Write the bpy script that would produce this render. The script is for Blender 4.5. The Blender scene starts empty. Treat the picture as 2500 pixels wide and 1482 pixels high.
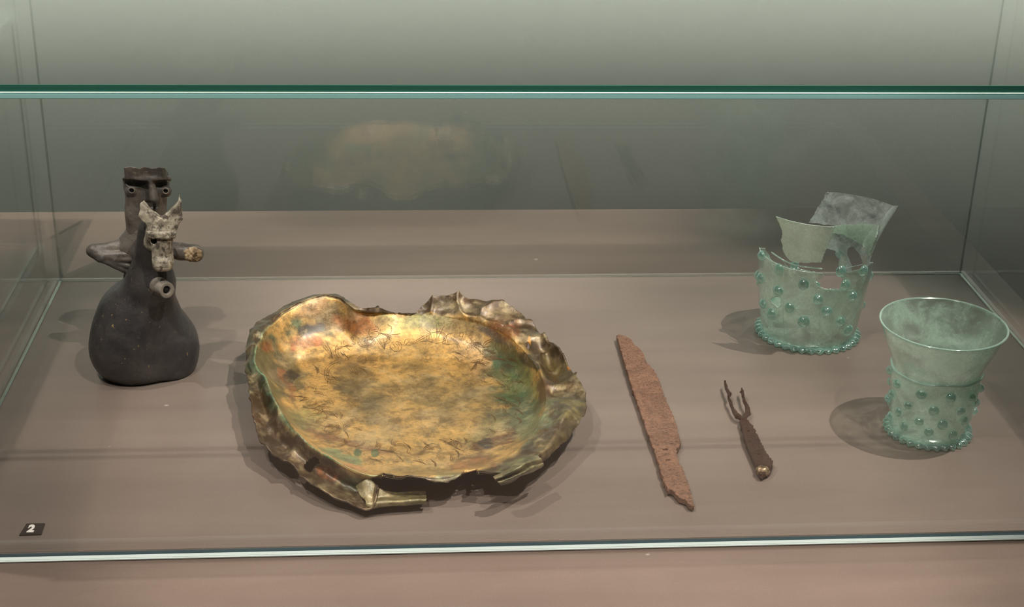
import bpy, bmesh, math, random
import numpy as np
from mathutils import Matrix, Vector

random.seed(7); rng = np.random.RandomState(7)
C = bpy.context.scene.collection
SC = bpy.context.scene

# ------------------------------------------------------------------ camera
F = 3690.0; W0, H0 = 2500, 1482; HC = 0.60          # focal length in pixels, camera height above the deck
def _n(v): return v / np.linalg.norm(v)
_Z = _n(np.array([-204., 8130., F])); _D = np.array([-300., -1684., F]); _D = _n(_D - _Z * _D.dot(_Z))
_X = np.cross(_Z, _D)
R = np.stack([_X, _D, -_Z])                          # world = R @ (right, down, forward)
cam_d = bpy.data.cameras.new('camera'); cam = bpy.data.objects.new('camera', cam_d); C.objects.link(cam)
Rb = R @ np.diag([1, -1, -1])
M = Matrix.Identity(4)
for i in range(3):
    for j in range(3): M[i][j] = Rb[i, j]
M.translation = Vector((0, 0, HC)); cam.matrix_world = M
cam_d.sensor_width = 36; cam_d.lens = F / W0 * 36; cam_d.clip_start = 0.05
SC.camera = cam

# ------------------------------------------------------------------ light
wd = bpy.data.worlds.new('room_ambience'); SC.world = wd; wd.use_nodes = True
wd.node_tree.nodes['Background'].inputs[0].default_value = (0.80, 0.86, 0.82, 1)
wd.node_tree.nodes['Background'].inputs[1].default_value = 0.014
def spot(name, loc, to, power, col, size, radius, blend=0.9):
    l = bpy.data.lights.new(name, 'SPOT'); l.energy = power; l.color = col
    l.spot_size = math.radians(size); l.spot_blend = blend; l.shadow_soft_size = radius
    o = bpy.data.objects.new(name, l); C.objects.link(o); o.location = loc
    o.rotation_euler = (Vector(to) - Vector(loc)).to_track_quat('-Z', 'Y').to_euler()
    return o
WARM = (1.0, 0.91, 0.825)
spot('ceiling_spot', (0.90, 0.93, 1.9), (0.25, 1.04, 0), 150, WARM, 26, 0.010, 0.30)
spot('ceiling_spot', (-0.80, 1.02, 1.9), (-0.10, 0.92, 0), 72, WARM, 30, 0.012, 0.45)
spot('ceiling_spot', (0.63, 0.25, 1.9), (-0.02, 1.00, 0), 88, WARM, 25, 0.010, 0.45)
spot('ceiling_spot', (-0.45, 0.20, 1.9), (0.03, 0.99, 0), 80, WARM, 26, 0.010, 0.40)
spot('ledge_fill', (-0.60, 1.02, 1.9), (-0.55, 1.68, 0), 165, WARM, 26, 0.012, 0.8)  # added unseen spots that brighten the ledge behind the case
spot('ledge_fill', (0.12, 1.02, 1.9), (0.02, 1.68, 0), 165, WARM, 26, 0.012, 0.8)
la = bpy.data.lights.new('wall_gradient_fill', 'AREA'); la.shape = 'RECTANGLE'; la.size = 4.6; la.size_y = 0.04  # unseen area lamp added to grade the wall brightness
la.energy = 18; la.color = (1.0, 0.985, 0.93); la.spread = math.radians(49)
lo = bpy.data.objects.new('wall_gradient_fill', la); C.objects.link(lo); lo.location = (0.1, 1.5, 1.0)
lo.rotation_euler = (math.radians(50), 0, 0)

SC.view_settings.view_transform = 'Standard'; SC.view_settings.look = 'None'
SC.view_settings.gamma = 1; SC.view_settings.use_curve_mapping = False
SC.view_settings.exposure = 0.0

# ------------------------------------------------------------------ helpers
def ray(px, py): return R @ np.array([px - 1250., py - 741., F])
def at(px, py, z=0.0):                                # point of the level z seen at a pixel
    r = ray(px, py); t = (z - HC) / r[2]; return np.array([0, 0, HC]) + r * t
def aty(px, py, Y):                                   # point of the upright plane y = Y seen at a pixel
    r = ray(px, py); return np.array([0, 0, HC]) + r * (Y / r[1])
def proj(P):
    P = np.asarray(P, float); q = (P - np.array([0, 0, HC])) @ R
    return np.stack([1250 + F * q[..., 0] / q[..., 2], 741 + F * q[..., 1] / q[..., 2]], -1)

def noise3(P, s, seed=0):
    """cheap lattice noise in -1..1, P (...,3)"""
    Q = np.asarray(P, float) / s + 100.0
    I = np.floor(Q).astype(np.int64); f = Q - I; f = f * f * (3 - 2 * f)
    def h(i, j, k):
        n = (i * 374761393 + j * 668265263 + k * 2147483647 + seed * 1274126177) & 0xffffffff
        n = ((n ^ (n >> 13)) * 1274126177) & 0xffffffff
        n = n ^ (n >> 16)
        return (n & 0xffff) / 32767.5 - 1
    r = 0
    for a in (0, 1):
        for b in (0, 1):
            for c in (0, 1):
                w = (f[..., 0] if a else 1 - f[..., 0]) * (f[..., 1] if b else 1 - f[..., 1]) * (f[..., 2] if c else 1 - f[..., 2])
                r = r + w * h(I[..., 0] + a, I[..., 1] + b, I[..., 2] + c)
    return r
def fbm(P, s, seed=0, o=3):
    return sum(noise3(P, s / 2 ** k, seed + k) / 2 ** k for k in range(o)) / 1.6

def in_poly(P, poly):
    x, y = P[..., 0], P[..., 1]; c = np.zeros(x.shape, bool); n = len(poly)
    for i in range(n):
        x1, y1 = poly[i]; x2, y2 = poly[(i + 1) % n]
        if y1 == y2: continue
        c ^= ((y1 > y) != (y2 > y)) & (x < (x2 - x1) * (y - y1) / (y2 - y1) + x1)
    return c

def link(name, me, mat=None, parent=None, smooth=True):
    o = bpy.data.objects.new(name, me); C.objects.link(o)
    if mat: me.materials.append(mat)
    if smooth: me.polygons.foreach_set('use_smooth', [True] * len(me.polygons))
    if parent is not None:
        o.parent = parent; o.matrix_parent_inverse = Matrix.Translation(-parent.location)
    return o
def mesh_np(name, V, Fq):
    me = bpy.data.meshes.new(name); V = np.asarray(V, np.float32); Fq = np.asarray(Fq, np.int32)
    k = Fq.shape[1]; me.vertices.add(len(V)); me.vertices.foreach_set('co', V.ravel())
    me.loops.add(Fq.size); me.loops.foreach_set('vertex_index', Fq.ravel())
    me.polygons.add(len(Fq)); me.polygons.foreach_set('loop_start', np.arange(0, Fq.size, k, dtype=np.int32))
    me.polygons.foreach_set('loop_total', np.full(len(Fq), k, np.int32))
    me.update(calc_edges=True); me.validate(); return me
def box(name, lo_, hi_, mat, parent=None, bevel=0.0):
    bm = bmesh.new(); bmesh.ops.create_cube(bm, size=1)
    for v in bm.verts: v.co = Vector([lo_[i] + (v.co[i] + .5) * (hi_[i] - lo_[i]) for i in range(3)])
    if bevel: bmesh.ops.bevel(bm, geom=bm.edges[:], offset=bevel, segments=2, affect='EDGES')
    me = bpy.data.meshes.new(name); bm.to_mesh(me); bm.free()
    return link(name, me, mat, parent, smooth=False)
def empty(name, loc, label, cat, group=None):
    o = bpy.data.objects.new(name, None); C.objects.link(o); o.location = loc; o.empty_display_size = .02
    o['label'] = label; o['category'] = cat
    if group: o['group'] = group
    return o

# signed distance modelling -> surface nets
class Grid:
    def __init__(s, lo_, hi_, h):
        lo_, hi_ = np.minimum(lo_, hi_), np.maximum(lo_, hi_)
        s.h = h; s.lo = np.array(lo_, float)
        n = [int(math.ceil((hi_[i] - lo_[i]) / h)) + 1 for i in range(3)]
        ax = [s.lo[i] + h * np.arange(n[i]) for i in range(3)]
        s.P = np.stack(np.meshgrid(*ax, indexing='ij'), -1)
        s.d = np.full(n, 1.0)
    def add(s, d, k=0.004):
        if k <= 0: s.d = np.minimum(s.d, d); return
        h = np.clip(.5 + .5 * (s.d - d) / k, 0, 1); s.d = s.d * (1 - h) + d * h - k * h * (1 - h)
    def cut(s, d, k=0.001):
        d = -d; h = np.clip(.5 - .5 * (s.d - d) / k, 0, 1); s.d = s.d * (1 - h) + d * h + k * h * (1 - h)
    def mesh(s, name):
        d = s.d.copy(); e = 1.0
        d[0], d[-1] = np.maximum(d[0], 1e-4), np.maximum(d[-1], 1e-4)
        d[:, 0], d[:, -1] = np.maximum(d[:, 0], 1e-4), np.maximum(d[:, -1], 1e-4)
        d[:, :, 0], d[:, :, -1] = np.maximum(d[:, :, 0], 1e-4), np.maximum(d[:, :, -1], 1e-4)
        n = np.array(d.shape); ins = d < 0
        acc = np.zeros(tuple(n - 1) + (3,)); cnt = np.zeros(tuple(n - 1))
        for ax in range(3):
            a = [slice(None)] * 3; b = [slice(None)] * 3; a[ax] = slice(0, -1); b[ax] = slice(1, None)
            d0, d1 = d[tuple(a)], d[tuple(b)]; cr = (d0 < 0) != (d1 < 0)
            t = np.where(cr, d0 / np.where(cr, d0 - d1, 1), 0)
            o1, o2 = [i for i in range(3) if i != ax]
            for u in (0, 1):
                for v in (0, 1):
                    sl = [slice(None)] * 3
                    sl[o1] = slice(u, n[o1] - 1 + u); sl[o2] = slice(v, n[o2] - 1 + v)
                    c_ = cr[tuple(sl)]; off = np.zeros(c_.shape + (3,))
                    off[..., ax] = t[tuple(sl)]; off[..., o1] = u; off[..., o2] = v
                    acc += off * c_[..., None]; cnt += c_
        m = cnt > 0; idx = np.full(m.shape, -1); idx[m] = np.arange(m.sum())
        ijk = np.argwhere(m); V = s.lo + s.h * (ijk + acc[m] / cnt[m][:, None])
        Q = []
        for ax in range(3):
            a = [slice(None)] * 3; b = [slice(None)] * 3; a[ax] = slice(0, -1); b[ax] = slice(1, None)
            i0, i1 = ins[tuple(a)], ins[tuple(b)]
            o1, o2 = [(ax + 1) % 3, (ax + 2) % 3]
            for flip, cr in ((0, i0 & ~i1), (1, ~i0 & i1)):
                e_ = np.argwhere(cr)
                e_ = e_[(e_[:, o1] > 0) & (e_[:, o2] > 0) & (e_[:, o1] < n[o1] - 1) & (e_[:, o2] < n[o2] - 1)]
                q = []
                for (u, v) in ((-1, -1), (0, -1), (0, 0), (-1, 0)):
                    c_ = e_.copy(); c_[:, o1] += u; c_[:, o2] += v; q.append(idx[c_[:, 0], c_[:, 1], c_[:, 2]])
                q = np.stack(q, 1)
                Q.append(q[:, ::-1] if flip else q)
        return mesh_np(name, V, np.concatenate(Q))
def s_ell(P, c, r, rot=None):
    q = P - np.array(c)
    if rot is not None: q = q @ rot
    r = np.array(r); k0 = np.linalg.norm(q / r, axis=-1); k1 = np.linalg.norm(q / (r * r), axis=-1)
    return k0 * (k0 - 1) / np.maximum(k1, 1e-9)
def s_cap(P, a, b, ra, rb, fl=None):
    a = np.array(a); b = np.array(b); ab = b - a; q = P - a
    t = np.clip((q @ ab) / ab.dot(ab), 0, 1); w = q - t[..., None] * ab
    if fl is not None:                                # flattened along direction fl by a factor
        n_, f_ = np.array(fl[0]), fl[1]; w = w + (w @ n_)[..., None] * n_ * (f_ - 1)
    return np.linalg.norm(w, axis=-1) - (ra + t * (rb - ra))
def s_box(P, c, half, rot=None, rd=0.0):
    q = P - np.array(c)
    if rot is not None: q = q @ rot
    q = np.abs(q) - (np.array(half) - rd)
    return np.linalg.norm(np.maximum(q, 0), axis=-1) + np.minimum(q.max(-1), 0) - rd
def rotz(a):
    c, s = math.cos(a), math.sin(a); return np.array([[c, -s, 0], [s, c, 0], [0, 0, 1.]])

# ------------------------------------------------------------------ materials
class NM:
    def __init__(s, name):
        s.m = bpy.data.materials.new(name); s.m.use_nodes = True; s.t = s.m.node_tree; s.t.nodes.clear()
        s.out = s.t.nodes.new('ShaderNodeOutputMaterial')
    def n(s, typ, **kw):
        nd = s.t.nodes.new(typ)
        for k, v in kw.items():
            if k.startswith('i_'):
                key = k[2:]; key = int(key) if key.isdigit() else key.replace('_', ' ')
                if isinstance(v, bpy.types.NodeSocket): s.t.links.new(v, nd.inputs[key])
                else: nd.inputs[key].default_value = v
            else: setattr(nd, k, v)
        return nd
    def noise(s, scale, detail=4, rough=.6, dist=0.0, vec=None, out=0):
        nd = s.n('ShaderNodeTexNoise'); nd.inputs['Scale'].default_value = scale
        nd.inputs['Detail'].default_value = detail; nd.inputs['Roughness'].default_value = rough
        nd.inputs['Distortion'].default_value = dist
        if vec is None: vec = s.n('ShaderNodeNewGeometry').outputs['Position']
        s.t.links.new(vec, nd.inputs['Vector']); return nd.outputs[out]
    def ramp(s, fac, *st):
        nd = s.n('ShaderNodeValToRGB'); s.t.links.new(fac, nd.inputs[0]); el = nd.color_ramp.elements
        while len(el) < len(st): el.new(.5)
        for e, (p, c) in zip(el, st):
            e.position = p; e.color = (c, c, c, 1) if isinstance(c, (int, float)) else tuple(c) + (1,)
        return nd.outputs[0]
    def mix(s, a, b, f, typ='MIX'):
        nd = s.n('ShaderNodeMix', data_type='RGBA', blend_type=typ)
        for sock, v in ((nd.inputs[0], f), (nd.inputs[6], a), (nd.inputs[7], b)):
            if isinstance(v, bpy.types.NodeSocket): s.t.links.new(v, sock)
            elif isinstance(v, (int, float)): sock.default_value = v if sock is nd.inputs[0] else (v, v, v, 1)
            else: sock.default_value = tuple(v) + (1,)
        return nd.outputs[2]
    def math(s, op, a, b=0.0, clamp=False):
        nd = s.n('ShaderNodeMath', operation=op, use_clamp=clamp)
        for k, v in ((0, a), (1, b)):
            if isinstance(v, bpy.types.NodeSocket): s.t.links.new(v, nd.inputs[k])
            else: nd.inputs[k].default_value = v
        return nd.outputs[0]
    def bump(s, h, dist, strength=1.0, normal=None):
        nd = s.n('ShaderNodeBump'); nd.inputs['Distance'].default_value = dist; nd.inputs['Strength'].default_value = strength
        s.t.links.new(h, nd.inputs['Height'])
        if normal is not None: s.t.links.new(normal, nd.inputs['Normal'])
        return nd.outputs[0]
    def done(s, sh): s.t.links.new(sh, s.out.inputs['Surface']); return s.m
    def principled(s, col, rough=.5, metal=0.0, normal=None, spec=.5, coat=0.0):
        b = s.n('ShaderNodeBsdfPrincipled')
        for key, v in (('Base Color', col), ('Roughness', rough), ('Metallic', metal), ('Specular IOR Level', spec), ('Coat Weight', coat), ('Normal', normal), ('Coat Roughness', .30 if coat else .03)):
            if v is None: continue
            if isinstance(v, bpy.types.NodeSocket): s.t.links.new(v, b.inputs[key])
            elif key == 'Base Color': b.inputs[key].default_value = tuple(v) + (1,)
            else: b.inputs[key].default_value = v
        return b.outputs[0]
    def fresnel(s, ior=1.5):                          # same reflectance from both sides of a pane
        g = s.n('ShaderNodeNewGeometry').outputs['Backfacing']
        i_ = s.math('ADD', s.math('MULTIPLY', g, 1 / ior - ior), ior)
        f = s.n('ShaderNodeFresnel'); s.t.links.new(i_, f.inputs['IOR']); return f.outputs[0]
    def mixsh(s, a, b, f):
        nd = s.n('ShaderNodeMixShader'); s.t.links.new(a, nd.inputs[1]); s.t.links.new(b, nd.inputs[2])
        if isinstance(f, bpy.types.NodeSocket): s.t.links.new(f, nd.inputs[0])
        else: nd.inputs[0].default_value = f
        return nd.outputs[0]

def deck_mat(name, c1, c2, rough=.32, grain=1.0):
    k = NM(name); pos = k.n('ShaderNodeNewGeometry').outputs['Position']
    mp = k.n('ShaderNodeMapping'); mp.inputs['Scale'].default_value = (1.2, 9, 1); k.t.links.new(pos, mp.inputs[0])
    n1 = k.noise(2.2, 5, .6, .3, vec=mp.outputs[0]); n2 = k.noise(5, 4, .6); n3 = k.noise(900, 2, .7)
    f = k.math('ADD', k.math('MULTIPLY', n1, .6), k.math('MULTIPLY', n2, .4))
    col = k.mix(c1, c2, k.ramp(f, (.35, 0), (.65, 1)))
    col = k.mix(col, (0, 0, 0), k.math('MULTIPLY', k.ramp(n3, (.35, 1), (.6, 0)), .10 * grain))
    sc = k.noise(60, 1, .5, 0); col = k.mix(col, (.55, .52, .48), k.math('MULTIPLY', k.ramp(sc, (.80, 0), (.83, 1)), .5))
    return k.done(k.principled(col, k.ramp(n2, (.3, rough - .04), (.7, rough + .06)), 0, k.bump(n3, .00006), .45))
M_deck = deck_mat('deck_laminate', (.166, .132, .112), (.210, .168, .143))
M_plinth = deck_mat('plinth_laminate', (.150, .113, .092), (.200, .150, .120), .38)

k = NM('pane_glass')
M_glass = k.done(k.mixsh(k.n('ShaderNodeBsdfTransparent', i_Color=(.984, .989, .984, 1)).outputs[0],
                         k.n('ShaderNodeBsdfGlossy', i_Color=(1, 1, 1, 1), i_Roughness=.012).outputs[0], k.fresnel(1.52)))
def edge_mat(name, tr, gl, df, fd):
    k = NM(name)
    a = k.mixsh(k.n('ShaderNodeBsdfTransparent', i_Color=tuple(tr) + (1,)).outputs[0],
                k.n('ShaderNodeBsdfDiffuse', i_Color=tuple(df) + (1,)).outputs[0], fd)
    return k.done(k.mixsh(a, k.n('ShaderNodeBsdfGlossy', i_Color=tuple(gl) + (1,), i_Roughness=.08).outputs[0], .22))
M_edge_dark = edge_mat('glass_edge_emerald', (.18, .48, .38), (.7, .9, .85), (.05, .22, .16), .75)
M_edge_teal = edge_mat('edge_refraction_teal', (.5, .9, .82), (.8, 1, .98), (.48, .92, .88), .9)
M_seam = edge_mat('clear_seam', (.86, .92, .89), (.9, 1, .97), (.34, .38, .34), .22)
M_bright = edge_mat('bright_edge_strip', (.9, 1, .98), (1, 1, 1), (.84, .985, .95), .97)  # near-white colour standing in for light caught in the pane edges
k = NM('navy_gasket'); M_navy = k.done(k.principled((.022, .045, .058), .3))

k = NM('gallery_paint'); n_ = k.noise(3, 3)
M_wall = k.done(k.principled(k.mix((.335, .365, .315), (.35, .38, .33), n_), .7, 0, k.bump(k.noise(400, 2), .0003)))
k = NM('gallery_floor'); M_floor = k.done(k.principled(k.mix((.10, .10, .09), (.13, .13, .115), k.noise(4, 3)), .5))

def bronze():
    k = NM('patinated_bronze')
    vc = k.n('ShaderNodeVertexColor'); vc.layer_name = 'patina'; col = vc.outputs[0]
    n1 = k.noise(70, 10, .8, .15); n2 = k.noise(320, 6, .8); n3 = k.noise(30, 9, .78, .2); n4 = k.noise(900, 3, .6)
    col = k.mix(col, (.055, .036, .014), k.math('MULTIPLY', k.ramp(n1, (.47, 0), (.60, 1)), .60))
    col = k.mix(col, (.045, .03, .015), k.math('MULTIPLY', k.ramp(n2, (.52, 0), (.66, 1)), .55))
    col = k.mix(col, (.90, .70, .38), k.math('MULTIPLY', k.ramp(n3, (.50, 0), (.64, 1)), .40))
    col = k.mix(col, (.09, .08, .045), k.math('MULTIPLY', k.ramp(k.noise(19, 8, .7, .3), (.52, 0), (.62, 1)), .38))
    rg = k.ramp(n1, (.3, .28), (.75, .46))
    nb = k.bump(n4, .00010, .6, k.bump(n2, .00035, .8, k.bump(n1, .0009, .7)))
    return k.done(k.principled(col, rg, .55, nb, 1.0, .5))
M_bronze = bronze()
k = NM('engraved_line'); M_engrave = k.done(k.principled((.13, .075, .03), .5, .3))

def rust(name, a, b, c, gloss=.75, bump=.0012, light=(.62, .36, .24), lf=.3):
    k = NM(name); n1 = k.noise(90, 6, .7); n2 = k.noise(450, 5, .8); n3 = k.noise(1100, 3, .7)
    col = k.mix(a, b, k.ramp(n1, (.35, 0), (.65, 1)))
    col = k.mix(col, c, k.ramp(n2, (.48, 0), (.66, 1)))
    col = k.mix(col, light, k.math('MULTIPLY', k.ramp(n3, (.55, 0), (.7, 1)), lf))
    return k.done(k.principled(col, gloss, .1, k.bump(n3, bump * .3, 1, k.bump(n2, bump)), .5))
M_rust = rust('rusted_iron', (.44, .235, .145), (.24, .125, .080), (.085, .048, .036), .5, .0022, (.62, .38, .28), .45)
M_fork = rust('waxed_rusty_iron', (.085, .038, .022), (.055, .026, .016), (.022, .012, .009), .15, .0018, (.30, .15, .09), .25)
k = NM('pale_bolster'); M_bolster = k.done(k.principled(k.mix((.30, .22, .13), (.10, .06, .035), k.ramp(k.noise(260, 5), (.45, 0), (.6, 1))), .3, .5, k.bump(k.noise(300, 4), .0006)))

def clay(name, base, alt, fleck, ff, rough=.42, scale=1.0, ft=.62):
    k = NM(name); n1 = k.noise(35 * scale, 5, .65, .4); n2 = k.noise(260, 5, .7)
    pos = k.n('ShaderNodeNewGeometry').outputs['Position']
    mp = k.n('ShaderNodeMapping'); mp.inputs['Scale'].default_value = (1, 1, .25); k.t.links.new(pos, mp.inputs[0])
    st = k.noise(520, 3, .6, 0, vec=mp.outputs[0])
    col = k.mix(base, alt, k.ramp(n1, (.38, 0), (.66, 1)))
    col = k.mix(col, alt, k.math('MULTIPLY', k.ramp(st, (.5, 0), (.7, 1)), .35))
    fl = k.math('MULTIPLY', k.ramp(k.noise(210, 4, .7), (ft, 0), (ft + .03, 1)), k.ramp(k.noise(34, 2), (.42, 0), (.5, 1)))
    col = k.mix(col, fleck, k.math('MULTIPLY', fl, ff))
    return k.done(k.principled(col, rough, 0, k.bump(st, .0003, .7, k.bump(n2, .0005)), .5))
M_clay = clay('smoked_clay', (.030, .029, .032), (.072, .064, .060), (.42, .30, .14), .75, .32, 1, .645)
M_rider = clay('smoked_clay_worn', (.085, .077, .070), (.20, .175, .150), (.38, .30, .20), .6, .38)
M_pale = clay('worn_pale_clay', (.62, .56, .44), (.17, .145, .11), (.07, .06, .05), .8, .55, 3.4, .525)
M_tip = clay('spout_clay', (.28, .25, .21), (.10, .09, .08), (.4, .34, .25), .5, .6, 2)
M_break = clay('broken_clay', (.62, .48, .30), (.30, .21, .12), (.10, .06, .03), .8, .8, 4, .5)
k = NM('hollow_shade'); M_hollow_shade = k.done(k.principled((.004, .004, .004), .9))  # black that paints the shade inside the small holes
k = NM('black_tag'); M_tag = k.done(k.principled((.026, .019, .015), .35))
k = NM('white_print'); M_white = k.done(k.principled((.9, .86, .82), .6))

def beaker_glass(name, film, fcol, tint=(.90, .965, .93), lo_=.40, hi_=.64, fmax=.52, fmin=.10):
    k = NM(name); n1 = k.noise(film, 5, .65, .5); n2 = k.noise(420, 4, .75); n3 = k.noise(60, 4)
    f = k.math('MULTIPLY', k.ramp(n1, (lo_, fmin), (hi_, fmax)), k.ramp(n2, (.35, .7), (.65, 1.1)))
    nb = k.bump(n3, .0006, .5)
    dif = k.mixsh(k.n('ShaderNodeBsdfDiffuse', i_Color=tuple(fcol) + (1,), i_Normal=nb).outputs[0],
                  k.n('ShaderNodeBsdfTranslucent', i_Color=tuple(fcol) + (1,)).outputs[0], .5)
    a = k.mixsh(k.n('ShaderNodeBsdfTransparent', i_Color=tuple(tint) + (1,)).outputs[0], dif, f)
    gl = k.n('ShaderNodeBsdfGlossy', i_Color=(1, 1, 1, 1), i_Roughness=.10, i_Normal=nb)
    g2 = k.n('ShaderNodeBsdfGlossy', i_Color=(.97, 1, .99, 1), i_Roughness=.24, i_Normal=nb)
    a = k.mixsh(a, g2.outputs[0], .15)
    return k.done(k.mixsh(a, gl.outputs[0], k.math('MULTIPLY', k.fresnel(1.5), 1.2, True)))
M_bk = beaker_glass('pale_green_glass', 34, (.76, .95, .84), (.90, .972, .94), .42, .60, .75, .13)
M_frag = beaker_glass('milky_glass', 40, (.74, .92, .78), fmax=.75, fmin=.45)
M_clear = beaker_glass('scratched_clear_glass', 60, (.88, .96, .94), (.92, .96, .95), .38, .60, .60, .10)
k = NM('teal_glass'); nb = k.bump(k.noise(150, 3), .0006, .6)
lw = k.n('ShaderNodeLayerWeight', i_Blend=.45).outputs['Facing']
f_ = k.math('MULTIPLY', k.math('POWER', lw, 1.3), .62)
a_ = k.mixsh(k.n('ShaderNodeBsdfDiffuse', i_Color=(.46, .84, .75, 1)).outputs[0], k.n('ShaderNodeBsdfTranslucent', i_Color=(.60, .98, .88, 1)).outputs[0], .5)
a_ = k.mixsh(k.n('ShaderNodeBsdfTransparent', i_Color=(.84, .96, .92, 1)).outputs[0], a_, k.math('ADD', f_, .17))
a_ = k.mixsh(a_, k.n('ShaderNodeBsdfGlossy', i_Color=(1, 1, 1, 1), i_Roughness=.16, i_Normal=nb).outputs[0], .10)
M_teal = k.done(k.mixsh(a_, k.n('ShaderNodeBsdfGlossy', i_Color=(1, 1, 1, 1), i_Roughness=.035, i_Normal=nb).outputs[0], k.math('ADD', k.math('MULTIPLY', k.fresnel(1.5), 1.3), .05, True)))
k = NM('rim_glass'); a_ = k.mixsh(k.n('ShaderNodeBsdfTransparent', i_Color=(.86, .96, .92, 1)).outputs[0], k.n('ShaderNodeBsdfDiffuse', i_Color=(.62, .84, .76, 1)).outputs[0], .42)
M_rim = k.done(k.mixsh(a_, k.n('ShaderNodeBsdfGlossy', i_Color=(1, 1, 1, 1), i_Roughness=.08).outputs[0], .16))

# ------------------------------------------------------------------ setting
fl = box('floor', (-4, -2, -.92), (4, 2.3, -.90), M_floor); fl['kind'] = 'structure'
w = box('wall_back', (-4, 2.3, -.90), (4, 2.4, 2.6), M_wall); w['kind'] = 'structure'

XL, XR, YF, YB, ZT = -.325, .574, .908, 1.380, .338
pl = empty('display_plinth', (0, 1.15, -.90), 'long grey-brown laminate plinth carrying the glass cases', 'plinth')
box('plinth_body', (-1.6, .70, -.90), (.617, 1.572, -.0002), M_plinth, pl, .002)
box('deck_panel', (XL - .004, YF, -.003), (XR + .004, YB + .004, 0), M_deck, pl)

def case(x0, x1, y0, y1, zt, label):
    T = .008
    e = empty('glass_case', (x0, y0, 0), label, 'display case', 'glass cases on the plinth')
    z0 = .0
    box('front_pane', (x0, y0 - T, z0), (x1, y0, zt - T), M_glass, e)
    box('back_pane', (x0, y1, z0), (x1, y1 + T, zt - T), M_glass, e)
    box('side_pane', (x0 - T, y0 - T, z0), (x0, y1 + T, zt - T), M_glass, e)
    box('side_pane', (x1, y0 - T, z0), (x1 + T, y1 + T, zt - T), M_glass, e)
    box('top_pane', (x0 - T, y0 - T, zt - T + .0004), (x1 + T, y1 + T, zt), M_glass, e)
    # polished front edge of the top pane, its refracted light painted in colour bands
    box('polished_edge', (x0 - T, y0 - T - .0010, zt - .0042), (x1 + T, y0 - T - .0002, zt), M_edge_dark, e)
    box('polished_edge', (x0 - T, y0 - T - .0019, zt - .0085), (x1 + T, y0 - T - .0002, zt - .0051), M_edge_teal, e, .0004)  # teal band painted as light refracted in the edge
    box('edge_glint', (x0 - T, y0 - T - .0019, zt - .0051), (x1 + T, y0 - T - .0002, zt - .0043), M_bright, e, .0003)  # white strip painted as the bright line refracted in the edge
    box('bottom_edge_glow', (x0 - T, y0 - T - .0052, .0), (x1 + T, y0 - T - .0003, .0021), M_bright, e, .0007)  # added white strip standing in for the glow of the pane's bottom edge
    box('gasket', (x0, y0 - T + .0006, .0001), (x1, y0 - T + .0046, .0012), M_navy, e)
    for xx in (x0 - .0022, x1 - .0004):
        box('side_seal', (xx, y0, .0001), (xx + .0026, y1, .0009), M_seam, e)
    box('back_seal', (x0, y1 - .0004, .0001), (x1, y1 + .0004, .0006), M_seam, e)
    for xx in (x0 - .0016, x1):
        box('corner_seam', (xx, y1 - .0012, .001), (xx + .0016, y1 + .0004, zt - T), M_seam, e)
    return e
case(XL, XR, YF, YB, ZT, 'large glass case covering the bronze dish, horseman, knife, fork and beakers')
case(-1.30, -.368, .98, 1.473, .245, 'lower glass case standing left of the large case, cut off by the picture edge')

tg = empty('number_tag', tuple(at(78, 1294)), 'small black square tag with a white 2 at the front left deck corner', 'label')
q = [at(47, 1309), at(101, 1307), at(110, 1280), at(65, 1281)]
bm = bmesh.new(); vs = [bm.verts.new((p[0], p[1], .0002)) for p in q]; f_ = bm.faces.new(vs)
r_ = bmesh.ops.extrude_face_region(bm, geom=[f_])
for v in r_['geom']:
    if isinstance(v, bmesh.types.BMVert): v.co.z = .0010
bmesh.ops.recalc_face_normals(bm, faces=bm.faces[:])
me = bpy.data.meshes.new('tag_plate'); bm.to_mesh(me); bm.free(); link('tag_plate', me, M_tag, tg, False)
cu = bpy.data.curves.new('digit', 'FONT'); cu.body = '2'; cu.size = .0135; cu.offset = .0008; cu.extrude = .0001
cu.align_x = 'CENTER'; cu.align_y = 'CENTER'
tx = bpy.data.objects.new('digit', cu); C.objects.link(tx)
dg = bpy.context.evaluated_depsgraph_get(); me = bpy.data.meshes.new_from_object(tx.evaluated_get(dg)); bpy.data.objects.remove(tx)
pc = at(77, 1293.5)
xs = np.array([v.co[:] for v in me.vertices]); mid = (xs.max(0) + xs.min(0)) / 2
for v in me.vertices:
    x, y = v.co.x - mid[0], v.co.y - mid[1]; v.co = (pc[0] + x * .66, pc[1] + y * .92, v.co.z + .0012)
link('digit', me, M_white, tg, False)

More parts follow.
